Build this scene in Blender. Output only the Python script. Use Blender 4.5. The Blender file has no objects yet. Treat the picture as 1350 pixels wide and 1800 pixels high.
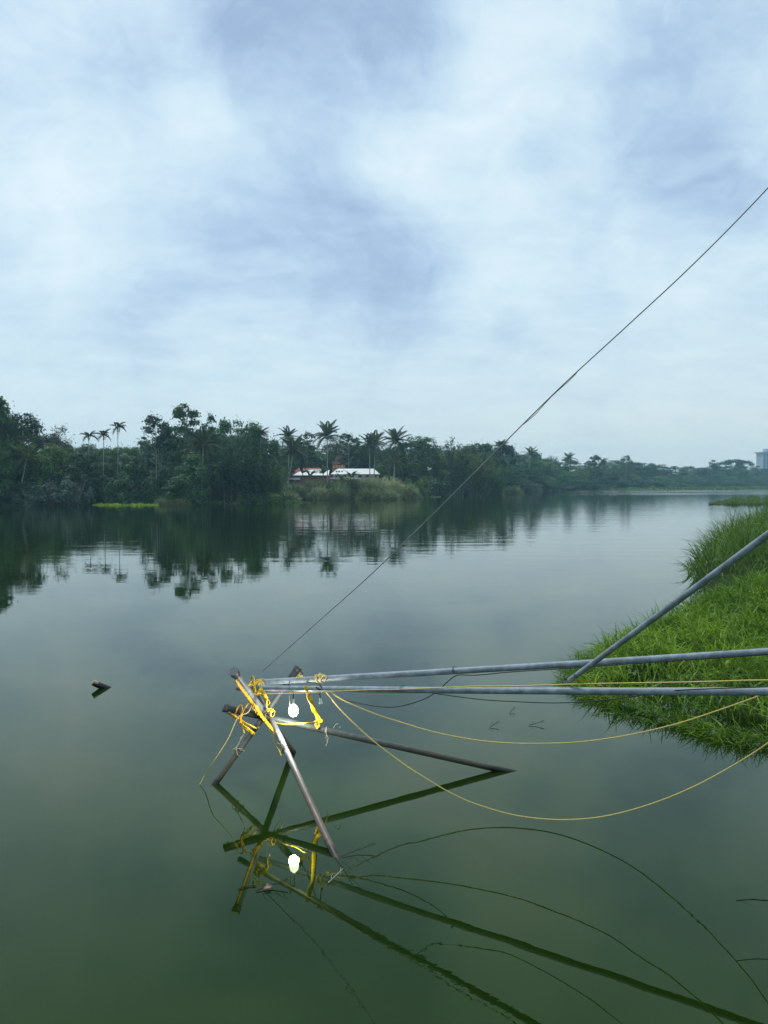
import bpy, bmesh, math, random
import numpy as np
from mathutils import Vector, Matrix, noise

sc = bpy.context.scene
COL = sc.collection
R = math.radians
rng = np.random.default_rng(7)
random.seed(7)

# ------------------------------------------------------------------ camera
CAM_H = 4.0
F = 1352.0            # focal length in photo pixels (1350 x 1800)
PITCH = R(2.3)        # looking slightly down
cam_d = bpy.data.cameras.new('camera')
cam = bpy.data.objects.new('camera', cam_d)
COL.objects.link(cam)
cam_d.sensor_fit = 'VERTICAL'
cam_d.sensor_height = 24.0
cam_d.lens = 24.0 * F / 1800.0
cam_d.clip_start = 0.1
cam_d.clip_end = 9000
cam.location = (0, 0, CAM_H)
cam.rotation_euler = (R(90) - PITCH, 0, 0)
sc.camera = cam

# ------------------------------------------------------------------ render / exposure
sc.render.engine = 'CYCLES'
sc.view_settings.view_transform = 'Standard'
sc.view_settings.look = 'None'
sc.view_settings.exposure = 0.31
sc.view_settings.gamma = 1.0
sc.view_settings.use_curve_mapping = False
sc.cycles.use_denoising = True
sc.cycles.max_bounces = 6
sc.cycles.diffuse_bounces = 2
sc.cycles.glossy_bounces = 3
sc.cycles.transmission_bounces = 2
sc.cycles.volume_bounces = 2
sc.cycles.transparent_max_bounces = 6
sc.cycles.sample_clamp_indirect = 4.0
sc.cycles.caustics_reflective = False
sc.cycles.caustics_refractive = False


def ray(px, py):
    u, v = (px - 675) / F, (900 - py) / F
    return u, math.cos(PITCH) + v * math.sin(PITCH), -math.sin(PITCH) + v * math.cos(PITCH)


def P(px, py, Y):
    x, y, z = ray(px, py)
    k = Y / y
    return Vector((x * k, Y, CAM_H + z * k))


def W(px, py, z=0.0):
    """where the sight line of a pixel meets the level z"""
    x, y, dz = ray(px, py)
    k = (z - CAM_H) / dz
    return Vector((x * k, y * k, z))


def T(px, py, pyr):
    """a point from its pixel and the row of its mirror image in the water"""
    a = ray(px, py); b = ray(px, pyr)
    Y = -2 * CAM_H / (a[2] / a[1] + b[2] / b[1])
    return P(px, py, Y)


# ------------------------------------------------------------------ node helpers
class NT:
    def __init__(s, tree):
        s.t = tree; s.n = tree.nodes; s.l = tree.links

    def new(s, typ, **kw):
        n = s.n.new(typ)
        for k, v in kw.items():
            setattr(n, k, v)
        return n

    def put(s, sock, v):
        if hasattr(v, 'is_output'):
            s.l.new(v, sock)
        else:
            sock.default_value = v

    def math(s, op, a, b=0.0, c=None, clamp=False):
        n = s.new('ShaderNodeMath', operation=op, use_clamp=clamp)
        s.put(n.inputs[0], a); s.put(n.inputs[1], b)
        if c is not None:
            s.put(n.inputs[2], c)
        return n.outputs[0]

    def vmath(s, op, a, b=None, scale=None):
        n = s.new('ShaderNodeVectorMath', operation=op)
        s.put(n.inputs[0], a)
        if b is not None:
            s.put(n.inputs[1], b)
        if scale is not None:
            s.put(n.inputs['Scale'], scale)
        return n.outputs['Value'] if op in ('DISTANCE', 'LENGTH', 'DOT_PRODUCT') else n.outputs[0]

    def mix(s, f, a, b, typ='RGBA', blend='MIX'):
        n = s.new('ShaderNodeMix', data_type=typ)
        if typ == 'RGBA':
            n.blend_type = blend
            s.put(n.inputs[0], f); s.put(n.inputs[6], a); s.put(n.inputs[7], b)
            return n.outputs[2]
        s.put(n.inputs[0], f); s.put(n.inputs[2], a); s.put(n.inputs[3], b)
        return n.outputs[0]

    def noise(s, vec, scale, detail=3, rough=0.5, out=0, dist=0.0):
        n = s.new('ShaderNodeTexNoise')
        if vec is not None:
            s.put(n.inputs['Vector'], vec)
        n.inputs['Scale'].default_value = scale
        n.inputs['Detail'].default_value = detail
        n.inputs['Roughness'].default_value = rough
        n.inputs['Distortion'].default_value = dist
        return n.outputs[out]

    def ramp(s, f, stops, interp='LINEAR'):
        n = s.new('ShaderNodeValToRGB')
        n.color_ramp.interpolation = interp
        el = n.color_ramp.elements
        while len(el) < len(stops):
            el.new(0.5)
        for e, (p, c) in zip(el, stops):
            e.position = p
            e.color = (*c, 1) if len(c) == 3 else c
        s.put(n.inputs[0], f)
        return n.outputs[0]

    def rng(s, v, a, b, c=0.0, d=1.0, smooth=True):
        n = s.new('ShaderNodeMapRange')
        n.interpolation_type = 'SMOOTHSTEP' if smooth else 'LINEAR'
        s.put(n.inputs[0], v)
        n.inputs[1].default_value = a; n.inputs[2].default_value = b
        n.inputs[3].default_value = c; n.inputs[4].default_value = d
        return n.outputs[0]

    def mapping(s, vec, scale=(1, 1, 1), rot=(0, 0, 0), loc=(0, 0, 0)):
        n = s.new('ShaderNodeMapping')
        s.put(n.inputs[0], vec)
        n.inputs['Location'].default_value = loc
        n.inputs['Rotation'].default_value = rot
        n.inputs['Scale'].default_value = scale
        return n.outputs[0]


# ------------------------------------------------------------------ world: overcast sky
SUN_EL, SUN_AZ = 64.0, 318.0     # azimuth clockwise from +Y (high, beyond the far bank to the left)
world = bpy.data.worlds.new('World')
sc.world = world
world.use_nodes = True
w = NT(world.node_tree)
w.n.clear()
wout = w.new('ShaderNodeOutputWorld')
sky = w.new('ShaderNodeTexSky')
sky.sky_type = 'NISHITA'
sky.sun_disc = False
sky.sun_elevation = R(SUN_EL)
sky.sun_rotation = R(SUN_AZ)
sky.air_density = 1.2; sky.dust_density = 2.0
skyc = w.vmath('SCALE', sky.outputs[0], scale=0.10)
tc = w.new('ShaderNodeTexCoord').outputs['Generated']
sep = w.new('ShaderNodeSeparateXYZ'); w.put(sep.inputs[0], tc)
zc = w.math('MAXIMUM', sep.outputs[2], 0.0)
# cloud deck: direction projected on a level plane
den = w.math('ADD', zc, 0.22)
cmb = w.new('ShaderNodeCombineXYZ')
w.put(cmb.inputs[0], w.math('DIVIDE', sep.outputs[0], den))
w.put(cmb.inputs[1], w.math('DIVIDE', sep.outputs[1], den))
deck = cmb.outputs[0]
warp = w.noise(tc, 3.2, 4, 0.55, out=1)
warp = w.vmath('SUBTRACT', warp, (0.5, 0.5, 0.5))
dirw = w.vmath('ADD', tc, w.vmath('SCALE', warp, scale=0.26))


def sdir(px, py):
    return Vector(ray(px, py)).normalized()


#  (px, py, radius in photo px, amount)  brighter > 0, darker (bluer) < 0
BLOBS = [(560, 60, 260, -.50), (740, 50, 150, -.28), (420, 120, 110, -.2), (930, 40, 170, .30), (860, 190, 170, .26), (740, 310, 120, .34), (640, 250, 130, .22),
         (400, 270, 140, .26), (600, 420, 220, -.30), (420, 340, 130, -.16), (300, 500, 190, -.24),
         (700, 500, 150, -.2), (140, 420, 190, .30), (90, 300, 160, .16), (1170, 110, 170, -.22), (1070, 220, 120, -.16),
         (1260, 330, 130, -.38), (1330, 130, 120, .24), (1060, 270, 90, .26), (1230, 470, 190, .26), (960, 480, 170, .18), (230, 140, 120, -.15),
         (60, 60, 150, .10), (330, 210, 90, .22), (880, 380, 120, .1), (450, 590, 150, .10), (330, 40, 90, .12)]
v = None
for (bx, by, br, am) in BLOBS:
    d = w.vmath('DISTANCE', dirw, tuple(sdir(bx, by)))
    b = w.rng(d, br * 1.15 / F, 0.0, 0.0, am)
    v = b if v is None else w.math('ADD', v, b)
n1 = w.noise(deck, 1.3, 7, 0.55, dist=0.3)
n2 = w.noise(w.mapping(deck, scale=(1.0, 1.8, 1), rot=(0, 0, R(-25)), loc=(3, 1, 0)), 3.0, 8, 0.6, dist=0.25)
v = w.math('ADD', v, w.math('MULTIPLY', w.math('SUBTRACT', n1, 0.5), 0.45))
v = w.math('ADD', v, w.math('MULTIPLY', w.math('SUBTRACT', n2, 0.5), 0.75))
n3 = w.noise(w.vmath('ADD', tc, w.vmath('SCALE', warp, scale=0.5)), 7.0, 7, 0.62, dist=0.4)
v = w.math('ADD', v, w.math('MULTIPLY', w.math('SUBTRACT', n3, 0.5), 0.70))
n4 = w.noise(w.vmath('ADD', deck, w.vmath('SCALE', warp, scale=1.2)), 9.0, 8, 0.65, dist=0.6)
v = w.math('ADD', v, w.math('MULTIPLY', w.math('SUBTRACT', n4, 0.5), 0.34))
v = w.math('ADD', v, 0.54)
cloud = w.ramp(v, [(0.0, (.28, .395, .57)), (0.26, (.38, .515, .68)), (0.50, (.49, .64, .76)), (0.74, (.585, .725, .80)), (1.0, (.68, .79, .85))])
# toward the horizon the deck runs together into a flat pale haze
hz = w.rng(sep.outputs[2], 0.0, 0.26, 1.0, 0.0)
hcol = w.mix(w.rng(sep.outputs[0], -0.5, 0.55), (.60, .74, .79, 1), (.69, .77, .765, 1))
hcol = w.mix(0.30, hcol, cloud)
cloud = w.mix(hz, cloud, hcol)
cover = w.mix(0.86, skyc, cloud)
below = w.rng(sep.outputs[2], -0.06, 0.0)
cover = w.mix(below, (.10, .14, .13, 1), cover)
bg = w.new('ShaderNodeBackground')
w.put(bg.inputs[0], cover); bg.inputs[1].default_value = 1.0
w.l.new(bg.outputs[0], wout.inputs[0])

# ------------------------------------------------------------------ sun (veiled by the overcast)
sd = bpy.data.lights.new('sun', 'SUN')
sd.energy = 1.5
sd.angle = R(14)
sd.color = (1.0, .96, .90)
sun = bpy.data.objects.new('sun', sd)
COL.objects.link(sun)
az = R(SUN_AZ); el = R(SUN_EL)
sv = Vector((math.sin(az) * math.cos(el), math.cos(az) * math.cos(el), math.sin(el)))
sun.rotation_euler = sv.to_track_quat('Z', 'Y').to_euler()

# ------------------------------------------------------------------ materials
def mat(name, rough=0.6, spec=0.3, metal=0.0):
    m = bpy.data.materials.new(name)
    m.use_nodes = True
    t = NT(m.node_tree)
    bs = t.n['Principled BSDF']
    bs.inputs['Roughness'].default_value = rough
    bs.inputs['Specular IOR Level'].default_value = spec
    bs.inputs['Metallic'].default_value = metal
    return m, t, bs


def plain(name, c, rough=0.6, spec=0.3, metal=0.0, var=0.25, scale=8.0, bump=0.0):
    m, t, bs = mat(name, rough, spec, metal)
    co = t.new('ShaderNodeTexCoord').outputs['Object']
    n = t.noise(co, scale, 5, 0.6)
    f = t.rng(n, 0.3, 0.7, smooth=False)
    a = tuple(x * (1 - var) for x in c) + (1,); b = tuple(min(1, x * (1 + var)) for x in c) + (1,)
    t.put(bs.inputs['Base Color'], t.mix(f, a, b))
    if bump:
        bn = t.new('ShaderNodeBump'); bn.inputs['Distance'].default_value = bump
        bn.inputs['Strength'].default_value = 1.0
        t.put(bn.inputs['Height'], n); t.l.new(bn.outputs[0], bs.inputs['Normal'])
    return m


def leaf_mat(name, dark, light, rough=0.55, scale=0.55, trans=0.25, hue=0.0):
    m, t, bs = mat(name, rough, 0.25)
    co = t.new('ShaderNodeTexCoord').outputs['Object']
    oi = t.new('ShaderNodeObjectInfo')
    big = t.noise(t.vmath('ADD', co, t.vmath('SCALE', oi.outputs['Location'], scale=0.37)), scale, 3, 0.6)
    fine = t.noise(co, scale * 9, 2, 0.6)
    f = t.math('ADD', t.math('MULTIPLY', big, 0.65), t.math('MULTIPLY', fine, 0.55))
    f = t.math('ADD', f, t.math('MULTIPLY', t.math('SUBTRACT', oi.outputs['Random'], 0.5), 0.35))
    c = t.mix(t.rng(f, 0.36, 0.86), (*dark, 1), (*light, 1))
    wn = t.new('ShaderNodeTexWhiteNoise', noise_dimensions='1D'); t.put(wn.inputs['W'], t.math('MULTIPLY', oi.outputs['Random'], 37.0))
    tint = t.ramp(wn.outputs[0], [(0, (.75, .95, 1.15)), (.35, (.8, .9, .95)), (.6, (1.15, 1.1, .8)), (1, (1.45, 1.35, .85))])
    if hue:
        c = t.mix(1.0, c, tint, blend='MULTIPLY')
    t.put(bs.inputs['Base Color'], c)
    tr = t.new('ShaderNodeBsdfTranslucent'); t.put(tr.inputs[0], c)
    mx = t.new('ShaderNodeMixShader'); mx.inputs[0].default_value = trans
    t.l.new(bs.outputs[0], mx.inputs[1]); t.l.new(tr.outputs[0], mx.inputs[2])
    t.l.new(mx.outputs[0], t.n['Material Output'].inputs[0])
    return m


M = {}
M['leaf_dark'] = leaf_mat('leaf_dark', (.009, .030, .014), (.075, .170, .048), hue=1.0)
M['leaf_mid'] = leaf_mat('leaf_mid', (.012, .038, .014), (.095, .200, .048), hue=1.0)
M['leaf_pale'] = leaf_mat('leaf_pale', (.035, .062, .035), (.13, .17, .10), hue=1.0)
M['leaf_bamboo'] = leaf_mat('leaf_bamboo', (.028, .055, .014), (.17, .22, .07), hue=1.0)
M['leaf_palm'] = leaf_mat('leaf_palm', (.030, .055, .025), (.105, .135, .055), scale=.8)
M['leaf_palm_yellow'] = leaf_mat('leaf_palm_yellow', (.06, .09, .02), (.20, .24, .07), scale=.8)
M['leaf_reed'] = leaf_mat('leaf_reed', (.13, .18, .08), (.42, .46, .24), scale=1.2)
M['leaf_silver'] = leaf_mat('leaf_silver', (.030, .065, .045), (.15, .21, .13), scale=1.0)
M['leaf_banana'] = leaf_mat('leaf_banana', (.03, .07, .02), (.10, .18, .05))
M['grass_far'] = leaf_mat('grass_far', (.05, .10, .02), (.18, .27, .05), scale=.8)
M['mat_grass'] = leaf_mat('mat_grass', (.055, .15, .005), (.36, .55, .03), scale=.9, trans=.3, rough=.45)
M['reed_green'] = leaf_mat('reed_green', (.018, .065, .008), (.18, .31, .04), scale=.8, trans=.3, rough=.45)
M['dry_grass'] = leaf_mat('dry_grass', (.16, .13, .05), (.42, .38, .16), scale=2.0)
M['grass_bright'] = leaf_mat('grass_bright', (.12, .24, .012), (.36, .52, .04), scale=.8)
M['bark'] = plain('bark', (.16, .14, .115), .85, .1, scale=3)
M['bark_pale'] = plain('bark_pale', (.36, .37, .33), .8, .1, scale=3)
M['culm'] = plain('culm', (.16, .18, .08), .6, scale=3)
M['soil'] = plain('soil', (.050, .060, .025), .95, .1, scale=.6, var=.5)
M['mat_body'] = plain('mat_body', (.022, .035, .010), .95, .1, scale=6, var=.6)
M['bank_grass'] = plain('bank_grass', (.055, .10, .025), .95, .1, scale=1.5, var=.5)

# water
m, t, bs = mat('river_water', 0.012, 0.5)
bs.inputs['IOR'].default_value = 1.47
bs.inputs['Specular Tint'].default_value = (.42, .88, .14, 1)
geo = t.new('ShaderNodeNewGeometry').outputs['Position']
body = t.noise(geo, 0.10, 3, 0.6)
t.put(bs.inputs['Base Color'], t.mix(t.rng(body, .3, .7), (.0060, .0170, .0012, 1), (.0100, .0235, .0020, 1)))
sp = t.new('ShaderNodeSeparateXYZ'); t.put(sp.inputs[0], geo)
ln = t.vmath('LENGTH', geo)
fine = t.noise(geo, 6.0, 3, 0.6)                                   # short ripples near the poles
mid = t.noise(t.mapping(geo, scale=(.55, 1.0, 1), rot=(0, 0, R(12))), 0.9, 2, 0.5)
long_ = t.noise(t.mapping(geo, scale=(.22, 1.0, 1), rot=(0, 0, R(-5))), 0.42, 4, 0.6)
calm = t.rng(t.noise(geo, 0.30, 2, 0.5), .42, .62, .12, 1.0)
h = t.math('MULTIPLY', t.math('MULTIPLY', fine, calm), 0.0009)
h = t.math('ADD', h, t.math('MULTIPLY', mid, 0.0020))
h = t.math('ADD', h, t.math('MULTIPLY', long_, t.rng(ln, 20, 70, 0.001, 0.026)))
# wind-ruffled lanes far off
lane = t.noise(t.mapping(geo, scale=(.010, .030, 1), rot=(0, 0, R(-32))), 1.0, 4, 0.6)
side = t.rng(t.math('SUBTRACT', sp.outputs[0], t.math('MULTIPLY', sp.outputs[1], 0.10)), 10, 60)
lane = t.math('MULTIPLY', t.rng(lane, .47, .56), t.math('MULTIPLY', t.rng(sp.outputs[1], 190, 290), side))
h = t.math('ADD', h, t.math('MULTIPLY', t.math('MULTIPLY', t.noise(geo, 1.4, 2, 0.5), lane), 0.16))
bn = t.new('ShaderNodeBump'); bn.inputs['Strength'].default_value = 1.0; bn.inputs['Distance'].default_value = 1.0
t.put(bn.inputs['Height'], h); t.l.new(bn.outputs[0], bs.inputs['Normal'])
M['water'] = m

# grey plastic/galvanised pipe with grime, scratches, and brown river stain near the waterline
def pipe_mat(name, base, stain, dark=(.05, .055, .06), stain_top=0.55, spec=.45, rough=.38):
    m, t, bs = mat(name, rough, spec)
    geo = t.new('ShaderNodeNewGeometry').outputs['Position']
    co = t.new('ShaderNodeTexCoord').outputs['Object']
    n = t.noise(co, 7, 6, .65)
    f = t.noise(t.mapping(co, scale=(1, 1, .2)), 40, 3, .6)
    n0 = t.noise(co, 2.2, 5, .7)
    c = t.mix(t.rng(n, .38, .66), tuple(x * .60 for x in base) + (1,), tuple(x * 1.08 for x in base) + (1,))
    c = t.mix(t.rng(n0, .55, .70, 0, .45), c, tuple(x * y for x, y in zip(base, (.75, .62, .50))) + (1,))
    c = t.mix(t.rng(f, .60, .76, 0, .55), c, (*dark, 1))
    s = t.new('ShaderNodeSeparateXYZ'); t.put(s.inputs[0], geo)
    zz = t.math('ADD', s.outputs[2], t.math('MULTIPLY', t.math('SUBTRACT', n, .5), .35))
    if stain_top > 0:
        c = t.mix(t.rng(zz, stain_top, stain_top * .25, 0, .9), c, (*stain, 1))
    c = t.mix(t.rng(zz, .12, .02), c, (.016, .018, .012, 1))
    t.put(bs.inputs['Base Color'], c)
    t.put(bs.inputs['Roughness'], t.rng(n, .3, .7, rough, rough + .25))
    bn = t.new('ShaderNodeBump'); bn.inputs['Distance'].default_value = .002
    t.put(bn.inputs['Height'], n); t.l.new(bn.outputs[0], bs.inputs['Normal'])
    return m


M['pipe'] = pipe_mat('pipe', (.20, .235, .26), (.10, .085, .06))
M['pipe_rusty'] = pipe_mat('pipe_rusty', (.135, .155, .165), (.15, .105, .075), stain_top=.75)
M['pipe_dark'] = pipe_mat('pipe_dark', (.095, .11, .108), (.075, .068, .042), stain_top=.65)
M['boom'] = pipe_mat('boom', (.26, .32, .37), (.15, .11, .07), stain_top=-9, spec=.5)
M['black_pipe'] = pipe_mat('black_pipe', (.035, .042, .048), (.03, .03, .025), stain_top=.2)
M['cap'] = plain('cap', (.045, .052, .058), .5, .4, var=.4, scale=30, bump=.003)
M['cap_top'] = plain('cap_top', (.12, .135, .14), .6, .3, var=.4, scale=60, bump=.003)
M['strap'] = plain('strap', (.72, .49, .02), .45, .4, var=.28, scale=30, bump=.004)
M['strap_orange'] = plain('strap_orange', (.68, .34, .018), .45, .4, var=.30, scale=25, bump=.004)
M['rope'] = plain('rope', (.62, .49, .16), .7, .2, var=.25, scale=60, bump=.002)
M['cable'] = plain('cable', (.012, .014, .014), .5, .4)
M['wire'] = plain('wire', (.20, .225, .22), .5, .5)
M['tie'] = plain('tie', (.45, .40, .30), .6)
M['green_tape'] = plain('green_tape', (.02, .22, .13), .5)
M['white_plastic'] = plain('white_plastic', (.75, .76, .72), .35, .4, var=.08)
M['wood_wet'] = plain('wood_wet', (.012, .011, .008), .45, .5, scale=20, bump=.004)
M['wood_cut'] = plain('wood_cut', (.42, .32, .18), .8, scale=40, bump=.004)
M['feather'] = plain('feather', (.85, .86, .84), .7, var=.05)
M['beak'] = plain('beak', (.55, .38, .05), .5)
M['dead_leaf'] = plain('dead_leaf', (.34, .21, .16), .7, scale=20)
M['dead_twig'] = plain('dead_twig', (.05, .05, .035), .8, scale=20)
M['bone_twig'] = plain('bone_twig', (.42, .42, .36), .7, scale=20)
M['roof_white'] = plain('roof_white', (.80, .82, .82), .55, .3, var=.10, scale=.4)
M['roof_red'] = plain('roof_red', (.34, .09, .075), .7, .2, var=.2, scale=.6)
M['roof_brown'] = plain('roof_brown', (.10, .06, .055), .8, .2, var=.2, scale=.6)
M['wall_cream'] = plain('wall_cream', (.55, .50, .42), .8, .2, var=.15, scale=.6)
M['wall_orange'] = plain('wall_orange', (.50, .24, .10), .8, .2, var=.15, scale=.6)
M['wall_brick'] = plain('wall_brick', (.30, .16, .11), .85, .2, var=.2, scale=1.2)
M['dark_gap'] = plain('dark_gap', (.02, .022, .025), .6)
M['tower_wall'] = plain('tower_wall', (.40, .43, .46), .7, var=.06, scale=.1)
M['tower_glass'] = plain('tower_glass', (.06, .08, .10), .2, .5, var=.2, scale=.2)
mb, tb, bb = mat('bulb_glow')
bb.inputs['Base Color'].default_value = (.9, .9, .9, 1)
bb.inputs['Emission Color'].default_value = (1.0, .99, .90, 1)
bb.inputs['Emission Strength'].default_value = 8
M['bulb'] = mb

# ------------------------------------------------------------------ object helpers
def meta(o, label=None, cat=None, group=None, kind=None):
    if label: o['label'] = label
    if cat: o['category'] = cat
    if group: o['group'] = group
    if kind: o['kind'] = kind
    return o


def empty(name, loc, label, cat, group=None):
    o = bpy.data.objects.new(name, None)
    COL.objects.link(o)
    o.location = loc
    o.empty_display_size = .2
    return meta(o, label, cat, group)


def link(name, me, m=None, parent=None, loc=None):
    o = bpy.data.objects.new(name, me)
    COL.objects.link(o)
    if m is not None and not me.materials:
        for q in (m if isinstance(m, (list, tuple)) else [m]):
            me.materials.append(q)
    if parent is not None:
        o.parent = parent
    if loc is not None:
        o.location = loc
    return o


def np_mesh(name, V, Fq, smooth=False):
    """quads (n,4) or tris (n,3) from arrays"""
    V = np.asarray(V, dtype=np.float32).reshape(-1, 3)
    Fq = np.asarray(Fq, dtype=np.int32)
    k = Fq.shape[1]
    me = bpy.data.meshes.new(name)
    me.vertices.add(len(V)); me.vertices.foreach_set('co', V.ravel())
    me.loops.add(Fq.size); me.loops.foreach_set('vertex_index', Fq.ravel())
    me.polygons.add(len(Fq))
    me.polygons.foreach_set('loop_start', np.arange(0, Fq.size, k, dtype=np.int32))
    me.polygons.foreach_set('use_smooth', np.full(len(Fq), smooth))
    me.update(calc_edges=True)
    return me


class MB:
    """collects simple shapes into one mesh"""
    def __init__(s):
        s.v = []; s.f = []; s.sm = []

    def add(s, vs, fs, smooth=False):
        o = len(s.v)
        s.v += [tuple(a) for a in vs]
        s.f += [tuple(i + o for i in f) for f in fs]
        s.sm += [smooth] * len(fs)
        return s

    def box(s, x0, x1, y0, y1, z0, z1):
        vs = [(x, y, z) for z in (z0, z1) for y in (y0, y1) for x in (x0, x1)]
        return s.add(vs, [(0, 2, 3, 1), (4, 5, 7, 6), (0, 1, 5, 4), (2, 6, 7, 3), (0, 4, 6, 2), (1, 3, 7, 5)])

    def tube(s, pts, r, n=8, flat=1.0, cap=True, twist=0.0):
        pts = [Vector(p) for p in pts]
        N = len(pts)
        rs = r if isinstance(r, (list, tuple)) else [r] * N
        t0 = (pts[1] - pts[0]).normalized()
        up = Vector((0, 0, 1)) if abs(t0.z) < .9 else Vector((1, 0, 0))
        nrm = (up - t0 * up.dot(t0)).normalized()
        vs = []
        for i in range(N):
            tg = (pts[min(i + 1, N - 1)] - pts[max(i - 1, 0)])
            tg = tg.normalized() if tg.length > 1e-9 else t0
            nrm = (nrm - tg * nrm.dot(tg))
            nrm = nrm.normalized() if nrm.length > 1e-6 else tg.orthogonal().normalized()
            bi = tg.cross(nrm)
            for k in range(n):
                a = 2 * math.pi * k / n + twist * i
                ca, sa = math.cos(a), math.sin(a) * flat
                tw = twist * i
                vs.append(pts[i] + (nrm * ca + bi * sa) * rs[i] if not twist else
                          pts[i] + (nrm * (math.cos(a - tw) * math.cos(tw) - math.sin(a - tw) * flat * math.sin(tw)) +
                                    bi * (math.cos(a - tw) * math.sin(tw) + math.sin(a - tw) * flat * math.cos(tw))) * rs[i])
        fs = []
        for i in range(N - 1):
            for k in range(n):
                a = i * n + k; b = i * n + (k + 1) % n
                fs.append((a, b, b + n, a + n))
        s.add(vs, fs, True)
        if cap:
            s.add(vs[:n], [tuple(range(n - 1, -1, -1))])
            s.add(vs[-n:], [tuple(range(n))])
        return s

    def mesh(s, name):
        me = bpy.data.meshes.new(name)
        me.from_pydata(s.v, [], s.f)
        me.polygons.foreach_set('use_smooth', s.sm)
        me.update()
        return me

    def build(s, name, m, parent=None, loc=None):
        o = link(name, s.mesh(name), m, parent, loc)
        return o


def spline(pts, n=8):
    """Catmull-Rom through the points"""
    pts = [Vector(p) for p in pts]
    q = [pts[0] * 2 - pts[1]] + pts + [pts[-1] * 2 - pts[-2]]
    out = []
    for i in range(1, len(q) - 2):
        a, b, c, d = q[i - 1:i + 3]
        for k in range(n):
            u = k / n
            out.append(.5 * ((2 * b) + (c - a) * u + (2 * a - 5 * b + 4 * c - d) * u * u + (3 * b - a - 3 * c + d) * u ** 3))
    out.append(pts[-1])
    return out


def copy_tree(o, parent=None):
    c = o.copy(); COL.objects.link(c)
    if parent is not None:
        c.parent = parent
    for ch in list(o.children):
        copy_tree(ch, c)
    return c


# ------------------------------------------------------------------ river, banks, ground
shore_px = [(-420, 893), (-150, 891), (0, 889), (100, 888), (160, 886), (300, 884), (430, 881), (530, 878), (600, 876), (640, 875), (700, 873.5), (760, 872.5),
            (810, 869), (870, 866), (920, 864), (1000, 861.5), (1080, 859.5), (1180, 857.5), (1270, 856), (1350, 855), (1500, 853.5), (1700, 852.5)]
shore = [W(*p) for p in shore_px]
shore = [Vector((-850, 75, 0)), Vector((-500, 95, 0)), Vector((-220, 115, 0))] + shore + [Vector((840, 850, 0))]
s_th = np.array([math.atan2(p.x, p.y) for p in shore])
s_r = np.array([math.hypot(p.x, p.y) for p in shore])
OFFS = np.array([-6, 0, 1.5, 5, 12, 30, 80, 160, 240, 330], float)
OHGT = np.array([-1.2, .02, .5, 1.1, 1.9, 2.7, 3.6, 4.5, 5, 5], float)


def ground_z(x, y):
    th = math.atan2(x, y); r = math.hypot(x, y)
    return float(np.interp(r - np.interp(th, s_th, s_r), OFFS, OHGT))


ths = np.linspace(s_th[0], s_th[-1], 260)
V = []
for th in ths:
    r0 = float(np.interp(th, s_th, s_r))
    wig = .8 * math.sin(th * 90) + .6 * math.sin(th * 211 + 1)
    for o_, h_ in zip(OFFS, OHGT):
        rr = r0 + o_ + (wig if o_ <= 1.5 else 0)
        hh = h_ + (0.35 * noise.noise(Vector((rr * .1 * math.sin(th), rr * .1, 3))) if o_ > 1 else 0)
        V.append((rr * math.sin(th), rr * math.cos(th), hh))
k = len(OFFS)
Fc = [(i * k + j, (i + 1) * k + j, (i + 1) * k + j + 1, i * k + j + 1) for i in range(len(ths) - 1) for j in range(k - 1)]
far_bank = link('far_bank', np_mesh('far_bank', V, Fc, True), M['soil'])
meta(far_bank, 'dark wooded earth bank along the far side of the river', kind='structure')

near = [(-850, -60), (-400, -30), (-60, -12), (-10, -1.5), (-2.5, 1.6), (1.5, 2.2), (5.4, 3.2), (8.0, 5.6), (9.8, 9), (12, 14), (16, 22), (24, 34), (45, 65), (78, 118), (190, 230), (500, 390), (800, 520)]
nb = spline([(x, y, 0) for x, y in near], 5)
V = []
for i, p in enumerate(nb):
    a = nb[max(i - 1, 0)]; b = nb[min(i + 1, len(nb) - 1)]
    tg = (b - a).normalized(); nn = Vector((tg.y, -tg.x, 0))
    if p.y > 20:
        nn = Vector((.95, -.31, 0))
    for o_, h_ in ((-1.5, -.9), (0, .02), (1.0, 1.1), (2.0, 2.0), (3.5, 2.35), (12, 2.5), (60, 3.0), (150, 4), (380, 4)):
        q = p + nn * o_
        V.append((q.x, q.y, h_ + (.12 * noise.noise(q * .8) if o_ > .5 else 0)))
k = 9
Fc = [(i * k + j, i * k + j + 1, (i + 1) * k + j + 1, (i + 1) * k + j) for i in range(len(nb) - 1) for j in range(k - 1)]
me = np_mesh('near_bank', V, Fc, True)
meta(link('near_bank', me, M['bank_grass']), 'grassy near bank below the viewer', kind='structure')

MBw = MB().add([(-1180, -450, 0), (1180, -450, 0), (1180, 1130, 0), (-1180, 1130, 0)], [(0, 1, 2, 3)])
meta(MBw.build('river_water', M['water']), 'calm green river water mirroring the trees and sky', kind='structure')

# air: one closed box of thin even haze round everything
hb = MB().box(-1250, 1250, -520, 1180, -2.6, 54)
mh = bpy.data.materials.new('haze_air'); mh.use_nodes = True
th_ = NT(mh.node_tree); th_.n.clear()
o_ = th_.new('ShaderNodeOutputMaterial'); pv = th_.new('ShaderNodeVolumePrincipled')
pv.inputs['Color'].default_value = (.46, .80, 1.0, 1)
pv.inputs['Density'].default_value = 0.00040
pv.inputs['Anisotropy'].default_value = 0.1
th_.l.new(pv.outputs[0], o_.inputs['Volume'])
hz_o = hb.build('haze', mh)
meta(hz_o, 'thin pale blue haze in the river air', kind='stuff')

# ------------------------------------------------------------------ foliage meshes
DENS = 2.6


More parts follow.
